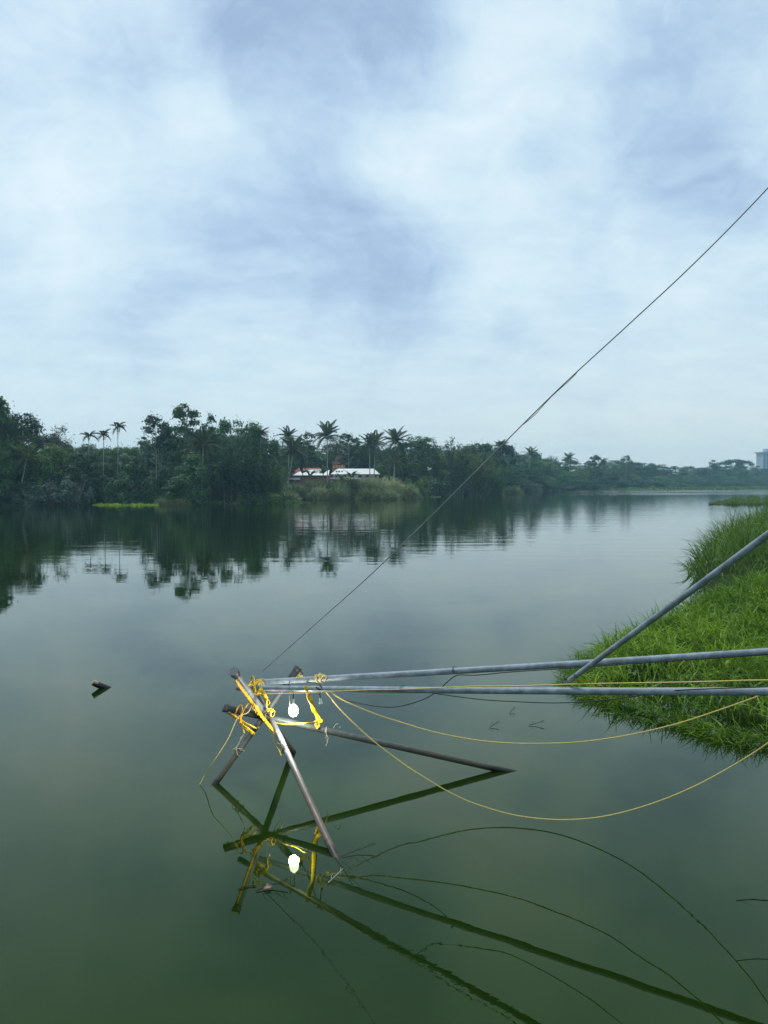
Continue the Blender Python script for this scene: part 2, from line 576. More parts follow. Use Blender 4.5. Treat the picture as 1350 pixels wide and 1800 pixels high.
def diamonds(C, N, L, Wd, D=None):
    """leaf faces: centres, normals, lengths, widths, optional long-axis directions"""
    n = len(C)
    N = N / (np.linalg.norm(N, axis=1, keepdims=True) + 1e-9)
    if D is None:
        D = rng.normal(size=(n, 3))
    D = D - N * np.sum(D * N, axis=1, keepdims=True)
    D = D / (np.linalg.norm(D, axis=1, keepdims=True) + 1e-9)
    S = np.cross(N, D)
    L = np.broadcast_to(L, (n,))[:, None]; Wd = np.broadcast_to(Wd, (n,))[:, None]
    V = np.stack([C - D * L * .5, C + S * Wd * .5 - D * L * .05, C + D * L * .5, C - S * Wd * .5 - D * L * .05], axis=1)
    Fq = np.arange(n * 4).reshape(n, 4)
    return V.reshape(-1, 3), Fq


def clump_leaves(cent, rad, per, size, up=.5, squash=.8, inner=.30, loose=.12):
    per = per * DENS
    """leaves on the shells of clumps"""
    cs = []; ns = []
    for c, r in zip(cent, rad):
        m_ = max(8, int(per * r * r))
        d = rng.normal(size=(m_, 3)); d /= np.linalg.norm(d, axis=1, keepdims=True)
        d[:, 2] = np.where(d[:, 2] < -.35, -d[:, 2], d[:, 2])
        rr = r * (1 - inner * rng.random(m_) ** 1.5)[:, None] * (1 + .18 * rng.normal(size=(m_, 1)))
        p = np.asarray(c) + d * rr * np.array([1, 1, squash])
        lo = rng.random(m_) < loose
        p = p + lo[:, None] * rng.normal(size=(m_, 3)) * .42
        cs.append(p); ns.append(d + np.array([0, 0, up]) + .32 * rng.normal(size=(m_, 3)))
    C = np.concatenate(cs); N = np.concatenate(ns)
    s = size * (.6 + .8 * rng.random(len(C)))
    return diamonds(C, N, s, s * .62)


def limbs(mb, base_r, h, n, spread, z0=.35, bend=.05, seed=0):
    rr = random.Random(seed)
    pts = [Vector((0, 0, -.3)), Vector((bend * h * rr.uniform(-1, 1), bend * h * rr.uniform(-1, 1), h * .4)),
           Vector((bend * h * rr.uniform(-1, 1), bend * h * rr.uniform(-1, 1), h * .85))]
    sp_ = spline(pts, 5)
    mb.tube(sp_, [base_r * (1 - .75 * i / (len(sp_) - 1)) for i in range(len(sp_))], 7)
    tips = []
    for i in range(n):
        u = z0 + (.9 - z0) * (i + .5) / n
        b = sp_[min(len(sp_) - 1, int(u * (len(sp_) - 1) / .9))]
        a = i * 2.4 + rr.uniform(-.3, .3)
        ln_ = spread * (1.05 - .6 * abs(u - .5)) * rr.uniform(.7, 1)
        e = b + Vector((math.cos(a) * ln_, math.sin(a) * ln_, ln_ * rr.uniform(.35, .8)))
        md = b.lerp(e, .5) + Vector((0, 0, -.06 * ln_))
        mb.tube([b, md, e], [base_r * .38, base_r * .24, base_r * .08], 5)
        tips.append(e)
    return tips


def tree_proto(seed, h=12.0, wd=8.0, kind='round', leaf=.42, per=34):
    """returns trunk mesh, crown mesh; unit: metres, height h"""
    rr = random.Random(seed)
    mb = MB()
    cent = []; rad = []
    if kind == 'round':
        tips = limbs(mb, .22, h, 9, wd * .42, .35, .04, seed)
        n = 36
        for i in range(n):
            u = rr.random(); a = rr.uniform(0, 6.283)
            z = h * (.22 + .70 * u)
            e = math.sqrt(max(0.05, 1 - ((z / h - .54) / .50) ** 2)) * wd * .5
            q = e * rr.uniform(.62, .95)
            cent.append((math.cos(a) * q, math.sin(a) * q, z)); rad.append(rr.uniform(.8, 1.75) * wd / 9)
        cent.append((0, 0, h - 1.1)); rad.append(1.1)
    elif kind == 'tall':
        limbs(mb, .22, h, 12, wd * .40, .28, .02, seed)
        for i in range(46):
            u = rr.random(); a = rr.uniform(0, 6.283)
            z = h * (.28 + .66 * u)
            e = wd * .5 * (1 - .55 * max(0, (u - .55) / .45)) * (.75 + .25 * min(1, u * 4))
            q = e * rr.uniform(.4, .95)
            cent.append((math.cos(a) * q, math.sin(a) * q, z)); rad.append(rr.uniform(.55, 1.15) * wd / 7)
        cent.append((rr.uniform(-.3, .3), 0, h - .6)); rad.append(.7)
    elif kind == 'open':
        tips = limbs(mb, .16, h, 14, wd * .48, .40, .03, seed)
        for j in range(95):
            a = rr.uniform(0, 6.28); u = rr.random(); z = h * (.36 + .60 * u)
            q = wd * .5 * math.sqrt(max(.04, 1 - ((u - .42) / .62) ** 2)) * rr.uniform(.3, 1.0)
            cent.append((math.cos(a) * q, math.sin(a) * q, z)); rad.append(rr.uniform(.32, .62))
    elif kind == 'dome':
        limbs(mb, .3, h * .8, 10, wd * .42, .4, .02, seed)
        for i in range(60):
            a = rr.uniform(0, 6.283); q = wd * .5 * math.sqrt(rr.random())
            z = h * (.45 + .50 * math.sqrt(max(0, 1 - (q / (wd * .53)) ** 2))) - rr.uniform(0, .8)
            cent.append((math.cos(a) * q, math.sin(a) * q, z)); rad.append(rr.uniform(.8, 1.4))
    elif kind == 'layer':        # drooping masses overgrown with climbers
        limbs(mb, .2, h, 6, wd * .35, .35, .04, seed)
        for i in range(38):
            a = rr.uniform(0, 6.283); u = rr.random() ** .9
            z = h * (.06 + .86 * u)
            q = wd * .5 * (1 - u ** 2.2 * .75) * rr.uniform(.7, 1)
            cent.append((math.cos(a) * q, math.sin(a) * q, z)); rad.append(rr.uniform(.8, 1.75) * wd / 8)
        cent.append((0, 0, h - .9)); rad.append(.9)
    Vc, Fq = clump_leaves(cent, rad, per, leaf, up=.45, squash=.74, loose=.30 if kind == 'open' else .12)
    zt = Vc[:, 2].max()
    Vc[:, 2] *= h / zt
    return mb.mesh('trunk'), np_mesh('crown', Vc, Fq)


def wispy(h, wd, seed):
    """fine bare-ended twigs with sparse small leaves"""
    rr = random.Random(seed); mb = MB()
    tips = limbs(mb, .14, h, 16, wd * .5, .35, .04, seed)
    C = []
    for t_ in tips:
        for j in range(5):
            e = t_ + Vector((rr.uniform(-1.2, 1.2), rr.uniform(-1.2, 1.2), rr.uniform(.2, 1.8)))
            mb.tube([t_, e], [.03, .012], 3)
            for q in range(26):
                C.append(t_.lerp(e, rr.random()) + Vector((rr.gauss(0, .35), rr.gauss(0, .35), rr.gauss(0, .3))))
    C = np.array([tuple(c) for c in C])
    Vc, Fq = diamonds(C, rng.normal(size=C.shape) + np.array([0, 0, .6]), .3, .17)
    z = Vc[:, 2].max(); Vc[:, 2] *= h / z
    return mb.mesh('trunk'), np_mesh('crown', Vc, Fq)


def bamboo_proto(seed, h=11, wd=9, n=46, per=150, droop=1.0):
    rr = random.Random(seed); mb = MB()
    C = []; D = []
    for i in range(n):
        a = rr.uniform(0, 6.283); q0 = rr.uniform(0, wd * .16)
        hh = h * rr.uniform(.55, 1.0); out = wd * .5 * rr.uniform(.15, 1.0) * (1.25 - .6 * hh / h)
        ca, sa = math.cos(a), math.sin(a)
        ps = []
        for k_ in range(9):
            u = k_ / 8
            rad_ = q0 + out * u ** 2.2
            z = hh * (u * 1.12 - .34 * droop * u ** 3.2 * (out / (wd * .5)))
            ps.append(Vector((ca * rad_, sa * rad_, z)))
        mb.tube(ps, [.05 * (1 - .8 * k_ / 8) for k_ in range(9)], 4, cap=False)
        for j in range(per):
            u = .22 + .78 * rr.random() ** .8
            x = u * 8; k_ = min(7, int(x)); p = ps[k_].lerp(ps[k_ + 1], x - k_)
            s_ = .28 + .45 * (1 - u)
            C.append((p.x + rr.gauss(0, s_), p.y + rr.gauss(0, s_), p.z + rr.gauss(-.15, s_ * .7)))
            D.append((ca * .5 + rr.gauss(0, .5), sa * .5 + rr.gauss(0, .5), -.7 + rr.gauss(0, .35)))
    C = np.array(C); D = np.array(D)
    N = rng.normal(size=C.shape) + np.array([0, 0, .9]) + .5 * np.stack([C[:, 0], C[:, 1], 0 * C[:, 0]], 1) / wd * 2
    s = .42 * (.6 + .8 * rng.random(len(C)))
    Vc, Fq = diamonds(C, N, s, s * .36, D)
    return mb.mesh('culms'), np_mesh('crown', Vc, Fq)


def bush_proto(seed, h=3.0, wd=5.0, leaf=.30, per=70, n=22):
    rr = random.Random(seed); mb = MB()
    for i in range(7):
        a = rr.uniform(0, 6.28)
        mb.tube([(0, 0, -.2), (math.cos(a) * wd * .15, math.sin(a) * wd * .15, h * .4), (math.cos(a) * wd * .3, math.sin(a) * wd * .3, h * .75)], [.06, .045, .02], 4)
    cent = []; rad = []
    for i in range(n):
        a = rr.uniform(0, 6.283); q = wd * .5 * math.sqrt(rr.random()) * .85
        z = h * (.1 + .78 * rr.random() * math.sqrt(max(.05, 1 - (q / (wd * .52)) ** 2)))
        cent.append((math.cos(a) * q, math.sin(a) * q, z)); rad.append(rr.uniform(.45, .85) * min(h / 3, 1.4))
    Vc, Fq = clump_leaves(cent, rad, per, leaf, up=.5, squash=.85)
    Vc[:, 2] *= h / Vc[:, 2].max()
    return mb.mesh('stems'), np_mesh('foliage', Vc, Fq)


def blades(base, L, Wd, az_, elev, curve, segs=3):
    """arching grass blades as tapering ribbons; all arrays of length n"""
    n = len(base)
    L = np.broadcast_to(L, (n,)); Wd = np.broadcast_to(Wd, (n,))
    dh = np.stack([np.cos(az_), np.sin(az_), np.zeros(n)], 1)
    side0 = np.stack([-np.sin(az_), np.cos(az_), np.zeros(n)], 1)
    tl = rng.normal(0, .45, n)
    side = side0 * np.cos(tl)[:, None] + np.array([0, 0, 1.0]) * np.sin(tl)[:, None]
    P_ = base.copy(); e = elev.copy()
    rows = []
    for s_ in range(segs + 1):
        wf = (1 - (s_ / segs) ** 1.6 * .93) * (.75 if s_ == 0 else 1)
        rows.append(P_ - side * (Wd * wf * .5)[:, None]); rows.append(P_ + side * (Wd * wf * .5)[:, None])
        step = (L / segs)[:, None]
        P_ = P_ + (dh * np.cos(e)[:, None] + np.array([0, 0, 1.0]) * np.sin(e)[:, None]) * step
        e = e - curve / segs
    V = np.stack(rows, 1)      # n, 2(segs+1), 3
    m_ = 2 * (segs + 1)
    off = (np.arange(n) * m_)[:, None]
    Fs = [np.concatenate([off + 2 * s_, off + 2 * s_ + 1, off + 2 * s_ + 3, off + 2 * s_ + 2], 1) for s_ in range(segs)]
    return V.reshape(-1, 3), np.concatenate(Fs)


def reed_proto(seed, h=3.2, wd=4.0, n=900):
    r_ = np.random.default_rng(seed)
    q = wd * .45 * np.sqrt(r_.random(n)); a = r_.random(n) * 6.283
    base = np.stack([np.cos(a) * q, np.sin(a) * q, np.zeros(n)], 1)
    base[:, 2] = h * .55 * r_.random(n) ** 1.3 * (1 - (q / (wd * .5)) ** 2)
    L = h * (.35 + .35 * r_.random(n))
    aza = a + r_.normal(0, .9, n)
    V_, F_ = blades(base, L, .10 + .08 * r_.random(n), aza, R(80) - R(35) * r_.random(n), .5 + 1.5 * r_.random(n))
    return np_mesh('blades', V_, F_)


# protos -------------------------------------------------------------
BARK = {'trunk': 'bark', 'culms': 'culm', 'stems': 'bark'}
PROTO = {}


def reg(key, pair, h, wd, leafm, woodm='bark'):
    a, b = pair
    a.materials.append(M[woodm]); b.materials.append(M[leafm])
    PROTO[key] = (a, b, h, wd)


reg('round_a', tree_proto(1, 12, 9, 'round'), 12, 9, 'leaf_dark')
reg('round_b', tree_proto(2, 12, 8, 'round'), 12, 8, 'leaf_mid')
reg('round_c', tree_proto(3, 12, 10, 'round'), 12, 10, 'leaf_dark')
reg('tall_a', tree_proto(4, 15, 6.5, 'tall', leaf=.45, per=42), 15, 6.5, 'leaf_dark')
reg('tall_b', tree_proto(5, 15, 6, 'tall', leaf=.40, per=40), 15, 6, 'leaf_mid')
reg('open_a', tree_proto(6, 15, 8, 'open', leaf=.40, per=80), 15, 8, 'leaf_pale', 'bark_pale')
reg('open_b', tree_proto(7, 14, 8, 'open', leaf=.38, per=70), 14, 8, 'leaf_mid', 'bark_pale')
reg('layer_a', tree_proto(8, 9, 8, 'layer', leaf=.38, per=36), 9, 8, 'leaf_dark')
reg('layer_b', tree_proto(9, 9, 9, 'layer', leaf=.38, per=36), 9, 9, 'leaf_mid')
reg('layer_c', tree_proto(19, 9, 8, 'layer', leaf=.38, per=36), 9, 8, 'leaf_dark')
reg('dome', tree_proto(10, 12, 16, 'dome', leaf=.5, per=22), 12, 16, 'leaf_dark')
reg('wispy', wispy(13, 8, 11), 13, 8, 'leaf_pale')
reg('bamboo_a', bamboo_proto(12, 11, 10), 11, 10, 'leaf_bamboo', 'culm')
reg('bamboo_b', bamboo_proto(13, 11, 9, droop=1.3), 11, 9, 'leaf_mid', 'culm')
reg('plume', bamboo_proto(14, 13, 3.6, n=9, per=300, droop=1.2), 13, 3.6, 'leaf_pale', 'culm')
reg('bush_a', bush_proto(15), 3, 5, 'leaf_mid')
reg('bush_b', bush_proto(16, 3, 5, .26, 80), 3, 5, 'leaf_silver')
reg('bush_c', bush_proto(17, 3, 4.2), 3, 4.2, 'leaf_dark')
reg('bush_bright', bush_proto(18, 2.5, 4), 2.5, 4, 'leaf_banana')
rd = [reed_proto(s_) for s_ in (21, 22, 23)]
for r_ in rd:
    r_.materials.append(M['leaf_reed'])

NAMES = {'round': 'broadleaf_tree', 'tall': 'tall_tree', 'open': 'open_crowned_tree', 'layer': 'creeper_covered_tree', 'dome': 'rain_tree',
         'wispy': 'wispy_tree', 'bamboo': 'bamboo_clump', 'plume': 'bamboo_clump', 'bush': 'riverside_bush'}
CATS = {'broadleaf_tree': 'tree', 'tall_tree': 'tree', 'open_crowned_tree': 'tree', 'creeper_covered_tree': 'tree', 'rain_tree': 'tree', 'wispy_tree': 'tree',
        'bamboo_clump': 'bamboo', 'riverside_bush': 'bush'}


def plant(key, px, top, Y, wpx, label, group=None, rot=None):
    """a tree whose top shows at photo row `top`, column px, at distance Y; wpx its width there"""
    a, b, h0, w0 = PROTO[key]
    pt = P(px, top, Y)
    g = ground_z(pt.x, Y) - .15
    sz = max(.25, (pt.z - g) / h0)
    sx = wpx * Y / F / w0
    nm = NAMES[key.split('_')[0]]
    e = empty(nm, (pt.x, Y, g), label, CATS[nm], group)
    e.scale = (sx, sx, sz)
    e.rotation_euler = (0, 0, random.uniform(0, 6.28) if rot is None else rot)
    link(a.name.split('.')[0], a, parent=e)
    link(b.name.split('.')[0], b, parent=e)
    return e


# ---- palms
def frond_mesh(L, droop, wleaf, n=20, ll=1.0, seed=0):
    rr = random.Random(seed)
    pts = []
    for i in range(9):
        u = i / 8
        pts.append(Vector((L * (u - .16 * droop * u ** 2.5), 0, L * (-.62 * droop * u ** 2.1))))
    mb = MB(); mb.tube(pts, [.05 * (1 - .8 * i / 8) for i in range(9)], 4, cap=False)
    Cc = []; N = []; D = []; LL = []
    for i in range(n):
        u = .12 + .88 * i / (n - 1)
        x = u * 8; k_ = min(7, int(x)); p = pts[k_].lerp(pts[k_ + 1], x - k_)
        for s_ in (-1, 1):
            l_ = ll * math.sin(math.pi * (.18 + .75 * u)) * rr.uniform(.85, 1.1)
            dd = Vector((.55 + rr.uniform(-.1, .1), s_ * .9, -.42 + rr.uniform(-.2, .1))).normalized()
            Cc.append(p + dd * l_ * .5); D.append(dd); LL.append(l_)
            N.append(Vector((.1, -s_ * .35, 1)))
    Cc = np.array([tuple(c) for c in Cc]); D = np.array([tuple(c) for c in D]); N = np.array([tuple(c) for c in N])
    V_, F_ = diamonds(Cc, N, np.array(LL), wleaf, D)
    vs = [tuple(x) for x in V_.tolist()]
    mb.add(vs, [tuple(f) for f in F_.tolist()])
    return mb.mesh('frond')


COCO = [frond_mesh(4.4, .5, .17, 34, 1.15, seed=1), frond_mesh(4.7, .95, .17, 34, 1.15, seed=2), frond_mesh(4.4, 1.4, .17, 34, 1.1, seed=3)]
COCO_Y = [me.copy() for me in COCO]
ARECA = [frond_mesh(1.9, .8, .20, 16, .8, 4), frond_mesh(1.9, 1.5, .20, 16, .8, 5)]
for me in COCO + ARECA:
    me.materials.append(M['leaf_palm'])
for me in COCO_Y:
    me.materials.append(M['leaf_palm_yellow'])


def palm(px, hub, Y, base_px, label, kind='coconut', scale=1.0, yellow=False, base_dy=0.0, group=None):
    """hub = photo row of the crown's heart; base_px = column where the trunk leaves the ground"""
    top = P(px, hub, Y)
    bx = P(base_px, 870, Y).x
    g = ground_z(bx, Y) - .2
    nm = 'coconut_palm' if kind == 'coconut' else 'areca_palm'
    e = empty(nm, (bx, Y, g), label, 'palm', group)
    H = top.z - g; dx = top.x - bx
    r0 = .17 if kind == 'coconut' else .085
    lean = [Vector((0, 0, 0)), Vector((dx * .45, 0, H * .33)), Vector((dx * .80, 0, H * .68)), Vector((dx, 0, H))]
    sp_ = spline(lean, 5)
    mb = MB().tube(sp_, [r0 * (1.25 - .5 * min(1, i / 4) - .1 * i / len(sp_)) for i in range(len(sp_))], 7)
    mb.build('trunk', M['bark_pale'], e)
    rr = random.Random(int(px * 7 + hub))
    tip = Vector((dx, 0, H))
    ms = (COCO_Y if yellow else COCO) if kind == 'coconut' else ARECA
    n = 26 if kind == 'coconut' else 11
    for i in range(n):
        u = (i + .5) / n
        elv = (78 - 100 * u if kind == 'coconut' else 68 - 75 * u) + rr.uniform(-8, 8)
        me = ms[min(len(ms) - 1, int(u * len(ms)))]
        f = link('frond', me, parent=e)
        f.location = tip
        f.rotation_euler = (rr.uniform(-.3, .3), -R(elv), i * 2.4 + rr.uniform(-.25, .25))
        s_ = scale * rr.uniform(.85, 1.08)
        f.scale = (s_, s_, s_)
    if kind == 'coconut':
        nb_ = MB()
        for i in range(7):
            a = i * .9; c = tip + Vector((math.cos(a) * .32, math.sin(a) * .32, -.35 - .1 * (i % 2)))
            nb_.tube([c + Vector((0, 0, .16)), c + Vector((0, 0, .05)), c - Vector((0, 0, .08)), c - Vector((0, 0, .17))], [.03, .14, .14, .03], 6)
        nb_.build('coconuts', M['leaf_palm'], e)
    else:
        MB().tube([tip - Vector((0, 0, .9)), tip], [.11, .07], 7).build('crown_shaft', M['leaf_palm'], e)
    return e


def coconut(*a, **k): return palm(*a, kind='coconut', **k)


# ---- the far bank, left to right -----------------------------------
DK = 'dark'
plant('tall_a', -14, 686, 131, 78, 'tallest dark tree with drooping leaves cut off by the left edge of the photo')
plant('round_a', 30, 722, 136, 84, 'dense dark tree right beside the drooping tree at the far left')
plant('wispy', 82, 744, 138, 82, 'thin twiggy tree sloping down between the far left trees and the areca palms')
coconut(8, 778, 130, -12, 'coconut palm at the left edge with pale arching fronds and leaning trunk', scale=.85)
coconut(46, 806, 128.5, 26, 'low yellowish coconut palm leaning over the silvery waterside bush', scale=.72, yellow=True)
palm(156, 766, 147, 156, 'left one of three slim areca palms, shorter crown above the dark thicket', kind='areca', scale=.85, group='slim areca palms above the thicket')
palm(182, 765, 144, 181, 'middle one of three slim areca palms with long visible pale trunk', kind='areca', scale=.85, group='slim areca palms above the thicket')
palm(207, 751, 147, 207, 'right and tallest one of three slim areca palms standing clear against the sky', kind='areca', scale=.95, group='slim areca palms above the thicket')
plant('open_a', 272, 722, 142, 68, 'tall pale open crowned tree with sky showing through between arecas and dense tree')
plant('tall_a', 327, 708, 143, 62, 'tall dense dark tree with the highest rounded top in the middle left skyline')
plant('tall_b', 369, 722, 146, 34, 'narrow tall tree with small leafy top beside the tall dense tree')
plant('round_c', 418, 729, 150, 80, 'broad round headed dark tree above the big bamboo on the left bank')
plant('open_b', 444, 746, 152, 46, 'thin leafy tree on the right shoulder of the round headed dark tree')
palm(265, 788, 145, 266, 'thin areca palm with bare pale trunk under the open pale tree', kind='areca', scale=.7)
palm(279, 778, 143, 279, 'areca palm with long bare trunk just right of the thin one under the open tree', kind='areca', scale=.75)
palm(307, 772, 143, 307, 'areca palm with pale trunk left of the tall dense tree', kind='areca', scale=.75)
coconut(357, 781, 139, 352, 'coconut palm with full crown standing before the tall dense tree', scale=.86)
palm(458, 762, 148, 458, 'areca palm rising behind the big bamboo clump', kind='areca', scale=1.0)
plant('round_b', 478, 760, 158, 42, 'small dark tree at the dip of the skyline left of the leaning coconut palm')
coconut(515, 793, 172, 500, 'coconut palm leaning right over the end of the red roof', scale=.98)
coconut(507, 768, 182, 507, 'small coconut palm crown showing just behind the leaning coconut palm', scale=.7)
plant('tall_b', 541, 757, 198, 46, 'dense tree with rounded top between the leaning palm and the straight tall palm')
coconut(575, 767, 180, 576, 'tall straight coconut palm rising in front of the brown temple gate roof', scale=1.0)
plant('open_a', 612, 757, 205, 56, 'pale open crowned tree right of the tall straight coconut palm')
coconut(650, 783, 186, 650, 'left palm of the close pair of coconut palms at the end of the white roof', scale=.82)
coconut(659, 779, 190, 656, 'right palm of the close pair of coconut palms, slightly taller crown', scale=.85)
coconut(695, 776, 196, 689, 'coconut palm with curved trunk right of the close pair', scale=1.0)
coconut(694, 812, 192, 694, 'low pale coconut palm under the crown of the curved palm', scale=.72, yellow=True)
plant('round_b', 596, 770, 216, 62, 'full round crowned tree directly behind the gatehouse roof')
plant('round_a', 528, 774, 208, 56, 'full dark tree behind the leaning coconut palm and red roof')
plant('round_c', 638, 778, 212, 64, 'low dark tree behind the pair of coconut palms')
plant('round_a', 722, 764, 214, 62, 'dark tree between curved coconut palm and bamboo plumes')
plant('tall_b', 748, 765, 216, 46, 'flat topped green tree directly left of the bamboo plumes')
plant('plume', 763, 752, 206, 22, 'left feathery bamboo plume rising over the bamboo thicket')
plant('plume', 788, 745, 206, 26, 'tallest feathery bamboo plume against the sky')
plant('plume', 812, 760, 208, 36, 'right bending bamboo plume with sparse leaves')
plant('bamboo_a', 796, 782, 204, 80, 'big pale bamboo thicket under the plumes')
plant('bamboo_a', 838, 788, 216, 84, 'brownish green bamboo clump hanging over the water right of the plumes')
plant('bamboo_b', 872, 815, 232, 66, 'rounded bamboo clump drooping to the water at the river bend')
plant('round_b', 838, 768, 236, 66, 'leafy tree behind the brownish bamboo clump')
plant('round_a', 878, 773, 250, 60, 'dark tree behind the wire at the river bend')
plant('bamboo_b', 402, 778, 134, 84, 'tall bamboo mass left part on the dark left bank')
plant('bamboo_b', 448, 776, 138, 100, 'largest arching bamboo clump of the left bank')
plant('bamboo_a', 482, 803, 142, 62, 'right end bamboo clump sloping down toward the red roof')
plant('layer_a', 330, 790, 132, 86, 'creeper covered tree below the coconut palm on the left bank')
plant('layer_b', 232, 790, 133, 84, 'creeper covered tree under the pale trunks of the areca palms')
plant('layer_c', 140, 782, 134, 88, 'creeper covered dark tree below the left areca palm')
plant('layer_a', 92, 776, 133, 80, 'creeper covered dark tree behind the silvery bush')

# waterside bushes that stand out
plant('bush_b', 92, 832, 125.5, 88, 'largest silvery green bush leaning over the water at the left')
plant('bush_b', 132, 824, 127, 62, 'silvery green bush behind the largest one')
plant('bush_b', 54, 846, 125, 56, 'low silvery bush at the foot of the yellowish palm')
plant('bush_bright', 196, 842, 131, 46, 'bright green leafy bush behind the bright grass patch')
plant('bush_bright', 226, 852, 132, 34, 'small bright bush right of the brighter leafy one')
plant('bush_a', 452, 852, 140, 86, 'low spreading green bush under the arching bamboo')
plant('bush_a', 492, 858, 146, 60, 'low green bush near the dark gap before the red roof')
plant('bush_c', 621, 832, 172, 26, 'small dark round bush below the white roof')
plant('bush_a', 728, 824, 188, 52, 'rounded grey green bush left of the flying white bird')
plant('bush_c', 760, 830, 196, 60, 'dark bush under the flying white bird')
plant('bush_a', 905, 836, 262, 40, 'pale bush at the water where the river bends')
plant('bush_b', 935, 844, 300, 40, 'low pale bush past the river bend')

# skyline (photo row of the tree tops) used for the trees packed behind
SKY = np.array([(-400, 690), (-60, 690), (0, 690), (30, 730), (60, 745), (100, 765), (130, 772), (240, 772), (262, 755), (300, 760), (312, 725), (350, 738), (372, 740), (400, 742), (440, 752),
                (470, 768), (490, 780), (505, 768), (530, 772), (555, 772), (580, 785), (620, 770), (640, 782), (690, 776), (720, 770), (760, 775), (800, 778), (850, 776), (880, 778),
                (900, 790), (920, 786), (955, 792), (985, 797), (1010, 806), (1028, 818), (1045, 803), (1080, 806), (1120, 804), (1150, 812), (1180, 812), (1210, 815), (1240, 813),
                (1262, 818), (1300, 808), (1330, 820), (1360, 822), (1480, 822), (1800, 818)], float)
SECT = [(-500, 120, 'far left end of the far bank', 'left_end'), (120, 250, 'thicket under the areca palms', 'areca'), (250, 390, 'wood round the tall dense tree', 'tall'),
        (390, 500, 'wood behind the arching bamboo', 'bamboo'), (500, 690, 'wood behind the temple roofs', 'temple'), (690, 900, 'wood behind the bamboo plumes', 'plumes'),
        (900, 1040, 'hazy wood just past the river bend', 'bend'), (1040, 1200, 'hazy blue tree line in the middle of the far reach', 'far'), (1200, 2000, 'faintest tree line at the right end of the far reach', 'end')]
ADJ = {'round': 'round crowned', 'tall': 'upright narrow', 'layer': 'creeper covered', 'open': 'thin crowned', 'bamboo': 'feathery bamboo'}
kinds_fill = ['round_a', 'round_b', 'round_c', 'layer_a', 'layer_b', 'layer_c', 'tall_b', 'round_c', 'open_b', 'tall_a', 'bamboo_b']


LM = [(-60, 'past the left edge'), (-15, 'under the far left drooping tree'), (25, 'behind the left edge coconut palm'), (60, 'above the low yellowish palm'), (92, 'behind the silvery bush'),
      (125, 'right of the silvery bush'), (156, 'by the left areca palm'), (182, 'by the middle areca palm'), (207, 'by the tallest areca palm'), (238, 'above the bright grass patch'),
      (268, 'under the pale open tree'), (300, 'left of the tall dense tree'), (327, 'under the tall dense tree'), (357, 'behind the trunk of the middle coconut palm'), (390, 'left of the arching bamboo'),
      (425, 'under the round headed tree'), (458, 'by the areca behind the bamboo'), (488, 'at the dip of the skyline'), (515, 'behind the leaning coconut palm'), (545, 'behind the red roof'),
      (575, 'behind the tall straight palm'), (608, 'behind the gatehouse'), (640, 'behind the end of the white roof'), (662, 'behind the pair of palms'), (694, 'behind the curved palm'),
      (728, 'left of the bamboo plumes'), (760, 'over the flying white bird'), (790, 'under the tallest bamboo plume'), (820, 'right of the bamboo plumes'), (850, 'behind the brownish bamboo'),
      (885, 'behind the stay wire at the bend'), (915, 'just past the river bend'), (945, 'right of the first hazy leaning palm'), (975, 'left of the hazy skyline palm'), (1005, 'by the hazy skyline palm'),
      (1028, 'in the notch of the hazy tree line'), (1060, 'just right of the notch'), (1095, 'by the highest thin hazy tree'), (1130, 'in the middle of the far reach'), (1165, 'right of the middle of the far reach'),
      (1205, 'in the low stretch of the far reach'), (1245, 'left of the dome shaped tree'), (1292, 'by the dome shaped tree'), (1330, 'below the tower block'), (1360, 'just past the tower block'), (1385, 'beyond the right edge'), (1410, 'well beyond the right edge'), (1435, 'far beyond the right edge'), (1460, 'farthest beyond the right edge')]
ROWW = ['back row', 'third row', 'second row', 'front row']
USED = {}


def fill(px, row, Y, wpx, key, row_i=3):
    lm = min(LM, key=lambda q: abs(q[0] - px))[1]
    s_ = next(s for s in SECT if s[0] <= px < s[1])
    k0 = key.split('_')[0]
    if k0 == 'bush':
        lb = {'bush_a': 'green', 'bush_b': 'silvery green', 'bush_c': 'dark'}[key] + ' low bush at the waterline, ' + lm
        grp = 'waterside bushes before the ' + s_[2]
    else:
        what = ADJ[k0] + (' clump' if k0 == 'bamboo' else ' tree')
        lb = what + ', ' + ROWW[row_i] + ', ' + lm
        grp = 'trees of the ' + s_[2]
    if lb in USED:
        q = USED[lb]
        lb = ('higher topped ' if row < q[0] else 'lower topped ') + lb
        if lb in USED:
            lb = ('wider ' if wpx > q[1] else 'narrower ') + lb
            if lb in USED:
                lb = lb.replace(' creeper', ' smaller creeper')
    USED[lb] = (row, wpx)
    plant(key, px, row, Y, wpx, lb, grp)


def shore_Y(px):
    u = (px - 675) / F
    th = math.atan(u)
    return float(np.interp(th, s_th, s_r)) * math.cos(th)


